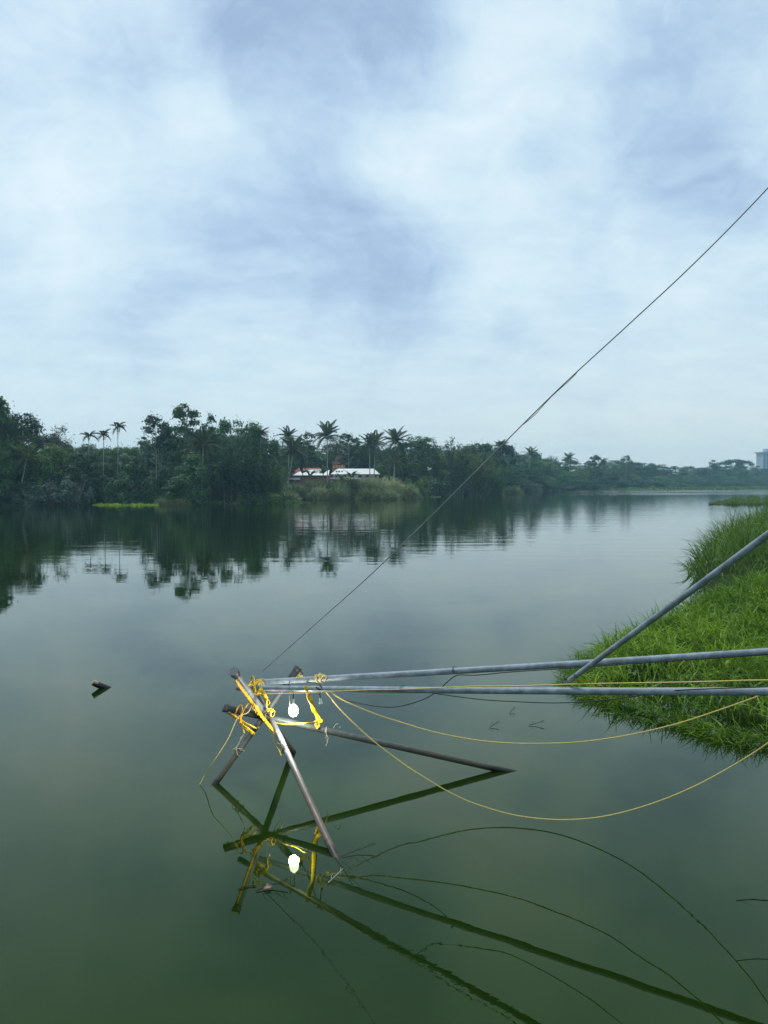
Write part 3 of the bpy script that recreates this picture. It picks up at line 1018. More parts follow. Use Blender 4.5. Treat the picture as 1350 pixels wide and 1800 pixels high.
for row_i, (dY, dtop, step, jit) in enumerate([(44, 4, 28, 7), (24, 14, 28, 10), (12, 34, 27, 12), (5, 68, 25, 18)]):
    x = -140.0
    while x < 1470:
        Y0 = shore_Y(x)
        sk = float(np.interp(x, SKY[:, 0], SKY[:, 1]))
        Y = Y0 + dY * (Y0 / 150)
        far_k = min(1.0, 150 / Y0)
        px = x + random.uniform(-8, 8)
        temple = 500 < x < 672
        key = random.choice(kinds_fill)
        if row_i >= 2 or far_k < .5:
            key = random.choice(['layer_a', 'layer_b', 'layer_c', 'bamboo_b', 'layer_a', 'layer_b', 'round_a' if far_k < .5 else 'layer_c'])
        wpx = random.uniform(50, 78) * (.45 + .55 * far_k)
        if row_i < 2 and (temple or random.random() < .45):
            key = random.choice(['round_a', 'round_b', 'round_c'])
        if temple:
            if row_i >= 2:
                x += step; continue
            Y = 212 + 22 * (1 - row_i) + random.uniform(0, 6)
            wpx *= .95
        top = sk + dtop * (.4 + .6 * far_k) + random.uniform(-2, jit) * (.4 + .6 * far_k)
        fill(px, top, Y + random.uniform(-3, 3), wpx, key, row_i)
        x += step * (.5 + .5 * far_k) * (0.9 if row_i else 1)
# bushes along the waterline
x = -120
while x < 1450:
    Y0 = shore_Y(x); fk = min(1.0, 150 / Y0)
    if not (480 < x < 740):
        ht = random.uniform(14, 34) * (fk ** 1.3)
        base_row = 846 + 4 * F / Y0
        if 160 < x < 290:
            Yb = Y0 + 6
        else:
            Yb = Y0 + 1.5
        fill(x, base_row - ht - 6 * fk, Yb, random.uniform(34, 60) * (.4 + .6 * fk), random.choice(['bush_a', 'bush_c', 'bush_a', 'bush_b']))
    x += random.uniform(20, 34) * (.5 + .5 * fk)

# named far trees of the hazy reach
plant('dome', 1292, 806, 610, 78, 'wide dome shaped rain tree in the haze left of the tower block')
plant('tall_a', 1046, 799, 372, 30, 'darker upright tree standing at the notch of the hazy tree line')
plant('open_a', 1102, 798, 420, 26, 'highest thin tree in the middle of the hazy tree line')
plant('tall_b', 1252, 807, 590, 20, 'small pointed tree left of the dome shaped rain tree')
coconut(933, 799, 320, 922, 'leaning coconut palm in the hazy wood past the river bend', scale=.95)
coconut(1060, 814, 440, 1046, 'leaning coconut palm in the hazy tree line near the notch', scale=.9)
coconut(1000, 806, 385, 1003, 'coconut palm on the hazy skyline just before the notch', scale=.9)
coconut(882, 786, 246, 872, 'tall leaning palm behind the wire with long bare trunk', scale=.75)

# undergrowth that nobody could count
n = 52000
th = rng.uniform(math.atan((-160 - 675) / F), math.atan((1480 - 675) / F), n)
r0 = np.interp(th, s_th, s_r)
off = rng.random(n) ** 1.2 * 16 * (r0 / 150) ** .6
rr_ = r0 + off + .6
gz = np.interp(off, OFFS, OHGT)
pxs = 675 + F * np.tan(th)
hgt = (1.0 + 2.3 * np.minimum(1, off / 6)) * np.where((pxs > 505) & (pxs < 735), .35, 1.0) * (.75 + .35 * np.sin(th * 130) + .3 * np.sin(th * 57 + 2))
C = np.stack([rr_ * np.sin(th), rr_ * np.cos(th), gz + np.maximum(.15, hgt) * rng.random(n)], 1)
pxs = 675 + F * np.tan(th)
keep = ~(((pxs > 165) & (pxs < 280) & (off < 4)))
C = C[keep]
N = rng.normal(size=C.shape) * .7 + np.array([0, -.5, .8])
s = .40 * (.5 + rng.random(len(C))) * np.clip(C[:, 1] / 170, 1, 2.2)
V_, F_ = diamonds(C, N, s, s * .6)
meta(link('undergrowth', np_mesh('undergrowth', V_, F_), M['leaf_dark']), 'low tangled undergrowth covering the far bank under the trees', 'undergrowth', kind='stuff')

# dry/pale reeds in front of the temple
reeds = [(515, 842, 166, 44, 'reed clump sloping to the water left of the dark gap'), (505, 856, 158, 40, 'low reed clump at the tip of the left bank'),
         (548, 833, 170, 34, 'reed clump below the banana plants, left side'), (572, 832, 170, 38, 'reed clump in the middle below the white roof'),
         (598, 831, 171, 36, 'reed clump at the right below the white roof'), (560, 845, 166, 38, 'shorter reed clump at the water under the banana plants'),
         (590, 846, 167, 40, 'shorter pale reed clump at the water under the white roof'), (640, 827, 172, 42, 'tall reed clump beneath the end of the white roof'),
         (664, 825, 174, 44, 'tallest reed clump in front of the close pair of palms'), (690, 829, 178, 44, 'reed clump beneath the low pale palm'),
         (712, 838, 180, 44, 'reed clump sloping down right of the low pale palm'), (650, 850, 168, 40, 'shorter reed clump behind the small green grass bank'),
         (680, 852, 171, 40, 'shorter reed clump right of the small green grass bank'), (728, 858, 186, 30, 'last low reed clump before the bamboo shadow'),
         (900, 848, 250, 30, 'pale reed clump at the bend of the river'), (290, 866, 129, 34, 'thin reeds right of the bright grass patch'), (318, 868, 130, 34, 'thin dark reeds below the tall dense tree')]
for i, (px, top, Y, wpx, lb) in enumerate(reeds):
    pt = P(px, top, Y); g = min(ground_z(pt.x, Y), 1.2) - .1
    e = empty('reed_clump', (pt.x, Y, g), lb, 'reeds', 'reed clumps along the far waterline')
    e.scale = (wpx * Y / F / 4.4, wpx * Y / F / 4.4, max(.3, (pt.z - g) / 3.4))
    e.rotation_euler = (0, 0, i * 1.3)
    for me in (rd[i % 3], rd[(i + 1) % 3]):
        b = link('blades', me, parent=e); b.rotation_euler = (0, 0, 1.1 * i if me is rd[i % 3] else 2.0)

# banana plants before the roofs
def banana_leaf():
    mb = MB(); L = 2.4
    rows = []
    for i in range(8):
        u = i / 7
        x = L * (u - .12 * u ** 2); z = L * (.10 * u - .55 * u ** 2.4); w_ = .34 * math.sin(math.pi * min(.98, .06 + .9 * u)) + .02
        rows += [(x, -w_, z - .08), (x, 0, z), (x, w_, z - .08)]
    fs = []
    for i in range(7):
        a = i * 3
        fs += [(a, a + 1, a + 4, a + 3), (a + 1, a + 2, a + 5, a + 4)]
    mb.add(rows, fs)
    return mb.mesh('leaf')


BL = banana_leaf(); BL.materials.append(M['leaf_banana'])
for px, top, Y, lb in [(532, 822, 171, 'left banana plant with broad leaves against the red roof'), (545, 828, 172, 'low banana plant between two taller ones before the red roof'),
                       (568, 823, 171.5, 'banana plant with dark leaves where red and white roofs meet'), (600, 834, 172, 'small banana plant in front of the white roof'),
                       (617, 829, 172.5, 'banana plant above the small dark round bush')]:
    pt = P(px, top, Y); g = ground_z(pt.x, Y)
    e = empty('banana_plant', (pt.x, Y, g), lb, 'banana plant', 'banana plants before the temple roofs')
    H = max(1.5, pt.z - g - 1.2)
    MB().tube([(0, 0, 0), (.05, 0, H * .5), (0, 0, H)], [.14, .12, .08], 7).build('stem', M['culm'], e)
    for i in range(9):
        l_ = link('leaf', BL, parent=e, loc=(0, 0, H)); l_.rotation_euler = (random.uniform(-.4, .4), -R(random.uniform(25, 75)), i * 2.4)

# grass patches at the far waterline
def far_grass(name, pxa, pxb, rowa, rowb, n, h, m, label):
    """floating/low grass between two columns and two rows of the water surface"""
    px = rng.uniform(pxa, pxb, n)
    u = (px - pxa) / (pxb - pxa)
    prof = np.clip(np.minimum(u, 1 - u) * 5, .03, 1) ** .7 * (.85 + .15 * np.sin(px * .21))
    row = rowb - (rowb - rowa) * rng.random(n) * prof
    pts = np.array([tuple(W(a, b)) for a, b in zip(px, row)])
    k_ = pts[:, 1].mean()
    hh = h * (.5 + .8 * rng.random(n)) * np.clip(prof, .25, 1) * (.75 + .35 * np.sin(px * .13) * np.sin(px * .31 + 1))
    V_, F_ = blades(pts, hh, .0011 * k_, rng.random(n) * 6.28, R(40) + R(45) * rng.random(n), rng.random(n) * 1.2)
    return meta(link(name, np_mesh(name, V_, F_), m), label, 'grass', kind='stuff')


far_grass('bright_grass', 163, 278, 879, 888.5, 7000, .55, M['grass_bright'], 'bright green strip of grass at the water on the left bank')
far_grass('bank_edge_grass', 616, 676, 870, 876.5, 4000, .5, M['grass_bright'], 'small bright green grass bank below the reeds')
far_grass('pale_edge_grass', 720, 775, 870, 874, 1500, .5, M['leaf_reed'], 'thin pale grass edge below the dark bush')
far_grass('far_edge_grass', 930, 1470, 852.5, 860.5, 14000, 1.6, M['grass_far'], 'pale green low grass along the far hazy waterline')
far_grass('grass_islet', 1247, 1520, 874, 887, 16000, 1.1, M['grass_far'], 'low green grass islet in the river at the right, far off')
far_grass('left_edge_grass', 280, 545, 877, 884, 4000, .6, M['leaf_mid'], 'dark grass fringe at the water under the bamboo')

# ------------------------------------------------------------------ buildings
def slope_roof(mb, x0, x1, y0, y1, z0, z1, hip=0.0):
    """ridge along x, at mid depth"""
    ym = (y0 + y1) / 2
    vs = [(x0, y0, z0), (x1, y0, z0), (x1, y1, z0), (x0, y1, z0), (x0 + hip, ym, z1), (x1 - hip, ym, z1)]
    mb.add(vs, [(0, 1, 5, 4), (2, 3, 4, 5), (1, 2, 5), (3, 0, 4), (3, 2, 1, 0)])
    return mb


def at(px, Y):
    return P(px, 846, Y).x


Yb = 192.0
zrow = lambda row, Y: P(600, row, Y).z
G = 3.0
# long white-roofed hall
x0, x1 = at(581, Yb), at(668, Yb)
e = empty('temple_hall', ((x0 + x1) / 2, Yb + 5, G), 'long hall with white sheet roof and cream wall behind the reeds', 'building')
c = Vector(e.location)
L0, L1 = x0 - c.x, x1 - c.x
zr, ze = zrow(823.5, Yb + 4) - G, zrow(833.5, Yb) - G
slope_roof(MB(), L0, L1, -5, 5, ze, zr, 1.6).build('roof', M['roof_white'], e)
MB().box(L0 + .2, L1 - .4, .2 - .25, .25, zr - .02, zr + .14).build('ridge', M['dark_gap'], e)
MB().box(L0 + .6, L1 - .8, -4.2, 4.2, -.6, ze - .02).build('wall', M['wall_cream'], e)
MB().box(L0 - .1, L1 - 5.0, -6.4, -5.05, ze - 1.15, ze - .85).build('awning', M['roof_white'], e)
MB().box(L0 + .7, L1 - 5, -5.2, -4.25, -.6, ze - 1.5).build('porch_wall', M['wall_brick'], e)
for i in range(6):
    xx = L0 + 1.2 + i * 1.9
    MB().box(xx, xx + .8, -4.28, -4.15, ze - .8, ze - .25).build('window', M['dark_gap'], e)
for i, xx in enumerate((L0 + 1.1, L0 + 1.8, L0 + 2.5)):
    o = MB().add([(xx, -3.2, zr - .95), (xx + .55, -3.2, zr - .95), (xx + .28, -3.2, zr - .55), (xx, -2.6, zr - .9), (xx + .55, -2.6, zr - .9), (xx + .28, -2.6, zr - .5)],
                 [(0, 1, 2), (3, 5, 4), (0, 3, 4, 1), (1, 4, 5, 2), (2, 5, 3, 0)]).build('roof_vent', M['dark_gap'], e)
MB().tube([(L0 + 1.9, -5.05, -.5), (L0 + 1.9, -5.05, ze + 1.0)], .06, 6).build('post', M['wall_orange'], e)
# red-roofed wing
Yr = 187.0
x0, x1 = at(505, Yr), at(578, Yr)
e = empty('temple_wing', ((x0 + x1) / 2, Yr + 4, G), 'long low wing with red tiled roof and white gable, behind the banana plants', 'building')
c = Vector(e.location); L0, L1 = x0 - c.x, x1 - c.x
zr, ze = zrow(822.5, Yr + 4) - G, zrow(836, Yr) - G
slope_roof(MB(), L0, L1, -4.5, 4.5, ze, zr, 2.4).build('roof', M['roof_red'], e)
# white lower roof sheets proud of the red tiles
mbx = MB()
a0 = (L0 + 1.4, -4.62, ze - .02); a1 = (L1, -4.62, ze - .02); b1 = (L1, -1.0, ze + (zr - ze) * .72); b0 = (L0 + 3.6, -1.0, ze + (zr - ze) * .72)
mbx.add([a0, a1, b1, b0, tuple(Vector(a0) + Vector((0, 0, .12))), tuple(Vector(a1) + Vector((0, 0, .12))), tuple(Vector(b1) + Vector((0, 0, .12))), tuple(Vector(b0) + Vector((0, 0, .12)))],
        [(0, 3, 2, 1), (4, 5, 6, 7), (0, 1, 5, 4), (1, 2, 6, 5), (2, 3, 7, 6), (3, 0, 4, 7)])
mbx.build('white_roof_sheet', M['roof_white'], e)
MB().box(L0 + .5, L1 - .1, -3.8, 3.8, -.6, ze - .02).build('wall', M['wall_brick'], e)
MB().box(L0 - .4, L0 + 3.2, -5.6, -4.66, ze - 1.0, ze - .55).build('awning', M['roof_white'], e)
# gate tower with tiled roof
Yg = 197.0
x0, x1 = at(580, Yg), at(606, Yg)
e = empty('temple_gatehouse', ((x0 + x1) / 2, Yg + 7, G), 'small temple gatehouse with dark tiered roof and orange wall rising over the white roof', 'building')
Lh = (x1 - x0) / 2
z1, z2, z3 = zrow(823, Yg) - G, zrow(816, Yg) - G, zrow(800, Yg) - G
MB().box(-Lh * .85, Lh * .85, -1.6, 1.6, -.5, z2 - .02).build('wall', M['wall_orange'], e)
mbr = MB()
mbr.add([(-Lh, -2.1, z2), (Lh, -2.1, z2), (Lh, 2.1, z2), (-Lh, 2.1, z2), (-Lh * .55, -.9, z2 + 1.2), (Lh * .55, -.9, z2 + 1.2), (Lh * .55, .9, z2 + 1.2), (-Lh * .55, .9, z2 + 1.2)],
        [(0, 1, 5, 4), (1, 2, 6, 5), (2, 3, 7, 6), (3, 0, 4, 7), (3, 2, 1, 0), (4, 5, 6, 7)])
mbr.build('lower_roof', M['roof_brown'], e)
slope_roof(MB(), -Lh * .6, Lh * .6, -1, 1, z2 + 1.22, z3, .5).build('upper_roof', M['roof_brown'], e)
for i in range(4):
    xx = -Lh * .7 + i * Lh * .38
    MB().box(xx, xx + .22, -1.68, -1.6, z1, z2 - .1).build('pilaster', M['wall_cream'], e)

# tower block in the haze
Yt = 1000.0
x0 = at(1337, Yt); zt = P(1340, 792, Yt).z
e = empty('tower_block', (x0 + 13, Yt + 10, 4), 'hazy high rise with overhanging flat top and vertical window strips at the right edge', 'building')
H = zt - 4
MB().box(-10, 10, -9, 9, -1, H - 3.4).build('wall', M['tower_wall'], e)
MB().box(-12.2, 12.2, -11, 11, H - 3.0, H - 1.6).build('roof_slab', M['tower_wall'], e)
MB().box(-10.8, 10.8, -9.8, 9.8, H - 3.4, H - 3.0).build('cornice', M['tower_wall'], e)
MB().box(-4, 6, -4, 4, H - 1.6, H + 2.6).build('plant_room', M['tower_wall'], e)
MB().tube([(2, 0, H + 2.5), (2, 0, H + 6)], .25, 6).build('mast', M['tower_wall'], e)
wm = MB().box(0, 2.4, -.1, 0, 0, 2.1).mesh('window'); wm.materials.append(M['tower_glass'])
for c_ in range(5):
    for f_ in range(11):
        o = link('window', wm, parent=e, loc=(-9.2 + c_ * 4.0, -9.03, 4.0 + f_ * 2.9))
for c_ in range(6):
    MB().box(-9.95 + c_ * 4.0 - .5, -9.95 + c_ * 4.0 + .5, -9.7, -9.02, -1, H - 3.42).build('pier', M['tower_wall'], e)

# ------------------------------------------------------------------ the fishing rig
r_pole = .040


def pole(name, top, foot, m, label, capped=True, r=r_pole, sink=.5, cat='pole', group=None, black_top=None, bend=0.0):
    top = Vector(top); foot = Vector(foot)
    d = (foot - top).normalized()
    end = foot + d * sink
    e = empty(name, foot, label, cat, group)
    n_ = 14
    pts = []
    for i in range(n_ + 1):
        u = i / n_
        pts.append(top.lerp(end, u) - foot + Vector((0, 0, -bend * math.sin(math.pi * u))))
    MB().tube(pts, r, 20).build('tube', m, e)
    if black_top:
        a = top - foot - d * .004; b = a + d * black_top
        MB().tube([a, a.lerp(b, .5), b], [r + .006, r + .006, r + .005], 20).build('sleeve', M['black_pipe'], e)
    if capped:
        a = top - foot
        q = r + (.006 if black_top else 0)
        MB().tube([a + d * .055, a + d * .050, a + d * .004, a - d * .002], [q + .004, q + .009, q + .009, q + .008], 20, cap=False).build('cap', M['cap'], e)
        MB().tube([a - d * .004, a - d * .014], [q + .011, q + .011], 20).build('cap_flange', M['cap_top'], e)
    return e


def isect(p0, p1, px):
    """point on segment p0-p1 (world) that shows in photo column px"""
    u = (px - 675) / F
    lo, hi = -1.0, 2.0
    f = lambda s_: (lambda q: q.x / (q.y * math.cos(PITCH) - (q.z - CAM_H) * math.sin(PITCH)) - u)(p0.lerp(p1, s_))
    for _ in range(50):
        mid_ = (lo + hi) / 2
        if (f(lo) <= 0) == (f(mid_) <= 0): lo = mid_
        else: hi = mid_
    return p0.lerp(p1, (lo + hi) / 2)


A_t, A_f = T(524, 1174, 1518), W(378, 1378)          # left foot to cap behind the bulb
B_t, B_f = T(457, 1222, 1462), W(588, 1502)          # nearest leg, down to the right
C_t, C_f = T(394, 1244, 1490), W(888, 1355)          # long low pole to the right
D_t, D_f = T(411, 1181, 1604), W(515, 1322)          # pole with orange strap
G1 = 'crossed grey support poles standing in the river'
pole('support_pole', A_t, A_f, M['pipe_dark'], 'grey support pole from left foot in water up to dark cap behind the bulb', black_top=.34, group=G1)
pole('support_pole', B_t, B_f, M['pipe_rusty'], 'nearest support pole, pale grey turning brown where it enters the water lowest', capped=False, black_top=.26, group=G1)
pole('support_pole', C_t, C_f, M['pipe_dark'], 'long low support pole running right to its own mirror image, under the bulb', black_top=.62, r=.042, group=G1)
pole('support_pole', D_t, D_f, M['pipe'], 'support pole with grey round cap at upper left and orange strap along it', black_top=.10, r=.046, group=G1)

P2a, P2b = T(418, 1209, 1510), T(930, 1211, 1795)
P1a, P1b = T(570, 1192, 1548), T(1300, 1145.5, 1790)
P1tip = isect(P1a, P1b, 452)
P1end = P1b + (P1b - P1a).normalized() * 4.2
P2end = P2a + (P2b - P2a).normalized() * 8.9


def ground_post(x, y, z):
    pass


pole('boom_pole', P2a, P2end, M['boom'], 'front long grey boom pole running level from the crossed poles to the right edge', capped=False, r=.037, sink=0, group='long boom poles', bend=.02)
pole('boom_pole', P1tip, P1end, M['boom'], 'rear long grey boom pole climbing slightly above the front one to the right edge', capped=False, r=.040, sink=0, group='long boom poles', bend=.02)
P3a = P(1001, 1196, isect(P2a, P2b, 1000).y + .02)
P3b = P(1352, 938, 5.6)
P3end = P3a + (P3b - P3a) * 2.6
e3 = pole('brace_pole', P3end, P3a, M['boom'], 'thinner grey brace pole slanting from the front boom up to the right edge', capped=False, r=.027, sink=0)
d3 = (P3b - P3a).normalized()
MB().tube([d3 * .16, d3 * .02, -d3 * .03], [.028, .024, .013], 16).build('rusty_tip', M['pipe_rusty'], e3)
# where the booms reach the near bank they are pegged to posts
for (q, lb) in ((P1end, 'short post on the near bank holding the rear boom pole end'), (P2end, 'short post on the near bank holding the front boom pole end')):
    MBp = MB().tube([(q.x - .1, q.y - .08, q.z + .25), (q.x - .1, q.y - .08, q.z - 1.6)], .05, 12)
    o = MBp.build('bank_post', M['pipe']); meta(o, lb, 'post')


def strand(name, pts, r, m, label, cat, n=8, flat=1.0, twist=0.0, seg=8, group=None, parent=None):
    mb = MB().tube(spline(pts, seg), r, n, flat=flat, twist=twist)
    c0 = Vector(pts[0])
    if parent is None:
        mb.v = [tuple(Vector(v_) - c0) for v_ in mb.v]
        o = mb.build(name, m, loc=c0)
        return meta(o, label, cat, group)
    return mb.build(name, m, parent)


MBm = MB().tube([(P3end.x + .07, P3end.y, 1.0), (P3end.x + .07, P3end.y, P3end.z + .5)], .05, 14)
meta(MBm.build('bank_mast', M['pipe']), 'upright pipe mast on the near bank holding the upper end of the brace pole', 'post')

# ropes ----------------------------------------------------------------
kn = isect(P1a, P1b, 563)                                      # knot on the rear boom
knf = isect(P2a, P2b, 572)
def Yat(pt0, pt1, u): return pt0 + (pt1 - pt0) * u
R3 = [(573, 1216, kn.y - .1), (600, 1249, 9.75), (650, 1297, 9.55), (700, 1336, 9.4), (740, 1363, 9.25), (800, 1398, 9.1), (850, 1418, 9.0), (910, 1434, 8.88), (980, 1441, 8.75),
      (1050, 1437, 8.6), (1120, 1421, 8.45), (1190, 1396, 8.25), (1260, 1362, 8.05), (1350, 1306, 7.76), (1460, 1215, 7.35)]
strand('yellow_rope', [P(a, b, c) for a, b, c in R3] + [P2end + Vector((-.4, .25, .04))], .0075, M['rope'], 'lowest sagging yellow rope nearly touching the water in the middle', 'rope', group='yellow ropes slung from the booms')
R2 = [(575, 1214, kn.y - .12), (610, 1234, 9.8), (660, 1255, 9.65), (700, 1268, 9.5), (760, 1286, 9.3), (830, 1300, 9.1), (890, 1306, 8.95), (950, 1307, 8.8), (1010, 1305, 8.65),
      (1070, 1298, 8.5), (1130, 1287, 8.3), (1190, 1272, 8.15), (1250, 1253, 7.95), (1350, 1217, 7.6), (1450, 1172, 7.2)]
strand('yellow_rope', [P(a, b, c) for a, b, c in R2] + [P1end + Vector((-.5, .1, .04))], .0075, M['rope'], 'upper sagging yellow rope curving above the lowest one', 'rope', group='yellow ropes slung from the booms')
R1 = []
for a, b in [(452, 1222), (470, 1219), (520, 1218), (573, 1216), (640, 1213), (700, 1212), (760, 1209.5), (830, 1206.5), (900, 1206), (980, 1203.5), (1060, 1201.5), (1150, 1200), (1250, 1198), (1352, 1195.5)]:
    R1.append(P(a, b, isect(P2a, P2b, a).y - .06))
R1.append(P2end + Vector((-.3, .15, .06)))
strand('yellow_rope', R1, .0065, M['rope'], 'taut yellow rope lying along the front boom pole', 'rope', group='yellow ropes slung from the booms')
# anchor line at the left
a = P(452, 1222, 10.35)
strand('anchor_line', [P(446, 1232, 10.2), P(436, 1252, 10.1), P(418, 1262, 10.05), P(400, 1300, 9.95), P(374, 1341, 9.85), P(361, 1361, W(352, 1378).y), W(350, 1379, 0) - Vector((0, 0, .01))],
       .0055, M['rope'], 'thin yellow line running down left from the crossed poles into the water', 'rope')
# tie wire up to the right
wt = [T(461, 1180, 1566)]
wtop = [(560, 1092, 9.95), (655, 1007, 9.5), (760, 905, 9.0), (870, 795, 8.6), (985, 681, 8.2), (1100, 575, 7.9), (1220, 463, 7.6), (1352, 328, 7.3), (1500, 160, 7.0)]
wp = [wt[0]] + [P(a, b, c) for a, b, c in wtop]
e = empty('stay_wire', wp[0], 'thin dark stay wire rising from the crossed poles to the upper right corner', 'wire')
wdir = (wp[-1] - wp[-2]).normalized()
s1 = spline([p_ - wp[0] for p_ in wp], 8)
MB().tube(s1, .0062, 6).build('strand', M['wire'], e)
ext = wp[-1] - wp[0]
MB().tube([ext, ext + wdir * 7, ext + wdir * 14 + Vector((0, 0, .3))], .0062, 6).build('strand', M['wire'], e)
k0 = int(len(s1) * .48); k1 = int(len(s1) * .60)
seg = s1[k0:k1]
MB().tube([p_ + Vector((math.sin(i * 1.3) * .012, 0, -.02 * math.sin(math.pi * i / (len(seg) - 1)) + math.cos(i * 1.3) * .006)) for i, p_ in enumerate(seg)], .004, 6).build('splice', M['wire'], e)
# cables
Yc = lambda px: isect(P1a, P1b, px).y
cb = [(573, 1213, Yc(573) - .12), (600, 1228, 9.9), (640, 1238, 9.75), (680, 1243, 9.6), (710, 1240, 9.55), (745, 1229, 9.5), (770, 1214, 9.5), (786, 1199, 9.5), (804, 1187, Yc(804) - .05),
      (830, 1187, Yc(830) - .06), (860, 1185, Yc(860) - .05), (900, 1181, Yc(900) - .05), (1000, 1174.5, Yc(1000) - .05), (1150, 1164, Yc(1150) - .05), (1352, 1150, Yc(1352) - .04)]
strand('power_cable', [P(*c_) for c_ in cb], .0062, M['cable'], 'black cable looping under the booms then following the rear boom', 'cable')
cb = [(725, 1212, isect(P2a, P2b, 725).y - .03), (760, 1218, 8.95), (800, 1224, 8.9), (850, 1230, 8.8), (900, 1233, 8.7), (980, 1235.5, 8.4), (1060, 1231, 8.1), (1120, 1223, 7.8), (1180, 1214, isect(P2a, P2b, 1180).y - .02), (1352, 1207, isect(P2a, P2b, 1352).y - .05)]
strand('power_cable', [P(*c_) for c_ in cb], .0055, M['cable'], 'second thin black cable hanging shallowly beneath the front boom', 'cable')
cb = [(530, 1177, A_t.y), (533, 1184, A_t.y - .02), (521, 1194, A_t.y - .05), (510, 1195, A_t.y - .08), (508, 1201, A_t.y - .1)]
strand('power_cable', [P(529, 1180, A_t.y), P(532, 1186, A_t.y - .03), P(520, 1194, A_t.y - .06), P(511, 1194.5, A_t.y - .09), P(508, 1202, isect(P2a, P2b, 508).y - .05)], .006, M['cable'],
       'short black cable from the dark cap over the booms', 'cable')
strand('power_cable', [P(519, 1194, A_t.y - .06), P(540, 1199, isect(P1a, P1b, 540).y - .05), P(560, 1202, isect(P2a, P2b, 560).y + .02), P(567, 1211, isect(P2a, P2b, 566).y - .05)], .006, M['cable'],
       'short black cable lying on the booms above the bulb', 'cable')
# rope collar round the rear boom and the bundle above the crossed poles
def wraps(name, p0, p1, r, turns, rr_, m, label, cat, jit=.004, ends=(), group=None, flat=1.0, parent=None):
    """a strand wound round the axis p0-p1, with loose ends"""
    p0 = Vector(p0); p1 = Vector(p1); ax = (p1 - p0).normalized(); u_ = ax.orthogonal().normalized(); v_ = ax.cross(u_)
    n_ = int(turns * 10)
    pts = []
    for i in range(n_ + 1):
        a_ = 2 * math.pi * i / 10; s_ = i / n_
        back = .5 - .5 * math.cos(s_ * math.pi * 3)
        pts.append(p0.lerp(p1, back) + (u_ * math.cos(a_) + v_ * math.sin(a_)) * (r + rr_ + random.uniform(0, jit)) + ax * random.uniform(-jit, jit))
    e_ = empty(name, p0, label, cat, group)
    mb = MB().tube([p_ - p0 for p_ in pts], rr_, 6, flat=flat)
    mb.build('wrapping', m, e_)
    for en in ends:
        en = [Vector(q) - p0 for q in en]
        sp_ = spline(en, 6)
        MB().tube(sp_, [rr_ * (.8 + .5 * random.random()) for _ in sp_], 6, flat=flat).build('loose_end', m, e_)
    return e_


q0, q1 = isect(P1a, P1b, 557), isect(P1a, P1b, 567)
wraps('rope_collar', q0, q1, .041, 6, .008, M['rope'], 'coiled yellow rope collar tied round the rear boom pole', 'rope', jit=.008,
      ends=[[P(563, 1195, kn.y - .06), P(569, 1187, kn.y - .08), P(574, 1191, kn.y - .09), P(570, 1199, kn.y - .09)], [P(560, 1190, kn.y - .05), P(562, 1184, kn.y - .06), P(567, 1188, kn.y - .08)]])
kb = isect(P2a, P2b, 449)
Yk = kb.y
wraps('strap_knot', isect(P2a, P2b, 443), isect(P2a, P2b, 456), .05, 6, .011, M['strap'], 'tangled yellow strap knot binding both boom tips above the crossed poles', 'strap', jit=.03, flat=.5,
      ends=[[P(443, 1196, Yk - .08), P(442, 1189, Yk - .1), P(446, 1190, Yk - .12), P(447, 1203, Yk - .1)],
            [P(446, 1200, Yk - .1), P(452, 1196, Yk - .13), P(460, 1194.5, Yk - .13), P(464, 1195, Yk - .12)],
            [P(447, 1198, Yk - .11), P(455, 1199, Yk - .12), P(461, 1197, Yk - .12)],
            [P(446, 1204, Yk - .1), P(440, 1203, Yk - .1), P(435, 1206, Yk - .12), P(438, 1202, Yk - .12)],
            [P(446, 1208, Yk - .1), P(449, 1213, Yk - .12), P(447, 1217, Yk - .11), P(453, 1219, Yk - .12), P(450, 1221, Yk - .12)],
            [P(449, 1206, Yk - .08), P(446, 1211, Yk - .1), P(444, 1215, Yk - .1), P(450, 1218, Yk - .1)]])

# orange strap stretched down pole D
def onto(pA, pB, px, dy=-.06):
    q = isect(pA, pB, px)
    return Vector((q.x, q.y + dy, q.z))


pd = [onto(D_t, D_f, x_, -.052) for x_ in (418, 424, 432, 442, 452)]
for i, q in enumerate(pd):
    q.x -= .018 + .004 * math.sin(i); q.z -= .014
Yd = pd[-1].y
strip = pd + [P(460, 1259, Yd - .03), P(468, 1269, Yd - .08), P(476, 1279, Yd - .14), P(483, 1286, Yd - .2), P(487, 1290, Yd - .22)]
sp_ = spline(strip, 8)
e = empty('orange_strap', strip[0], 'broad orange plastic strap running down the capped pole and across the joint', 'strap')
o0 = Vector(strip[0])
rs = [.016 + .022 * min(1, i / 5) - .014 * (i / len(sp_)) + .003 * math.sin(i * 1.7) for i in range(len(sp_))]
MB().tube([q - o0 for q in sp_], rs, 8, flat=.45).build('band', M['strap_orange'], e)
ends = [[P(484, 1286, Yd - .22), P(488, 1290, Yd - .24), P(484, 1294, Yd - .25), P(489, 1293, Yd - .26), P(487, 1286, Yd - .26), P(481, 1290, Yd - .24)],
        [P(470, 1268, Yd - .09), P(474, 1282, Yd - .14), P(480, 1296, Yd - .2), P(483, 1308, Yd - .24), P(490, 1318, Yd - .26), P(494, 1328, Yd - .27)],
        [P(483, 1296, Yd - .23), P(486, 1304, Yd - .25), P(493, 1310, Yd - .27), P(495, 1318, Yd - .27), P(492, 1322, Yd - .26)]]
for i, en in enumerate(ends):
    s_ = spline([q - o0 for q in en], 7)
    MB().tube(s_, (.011, .006, .006)[i], 6, flat=.6).build('loose_end', M['strap_orange'] if i == 0 else M['strap'], e)
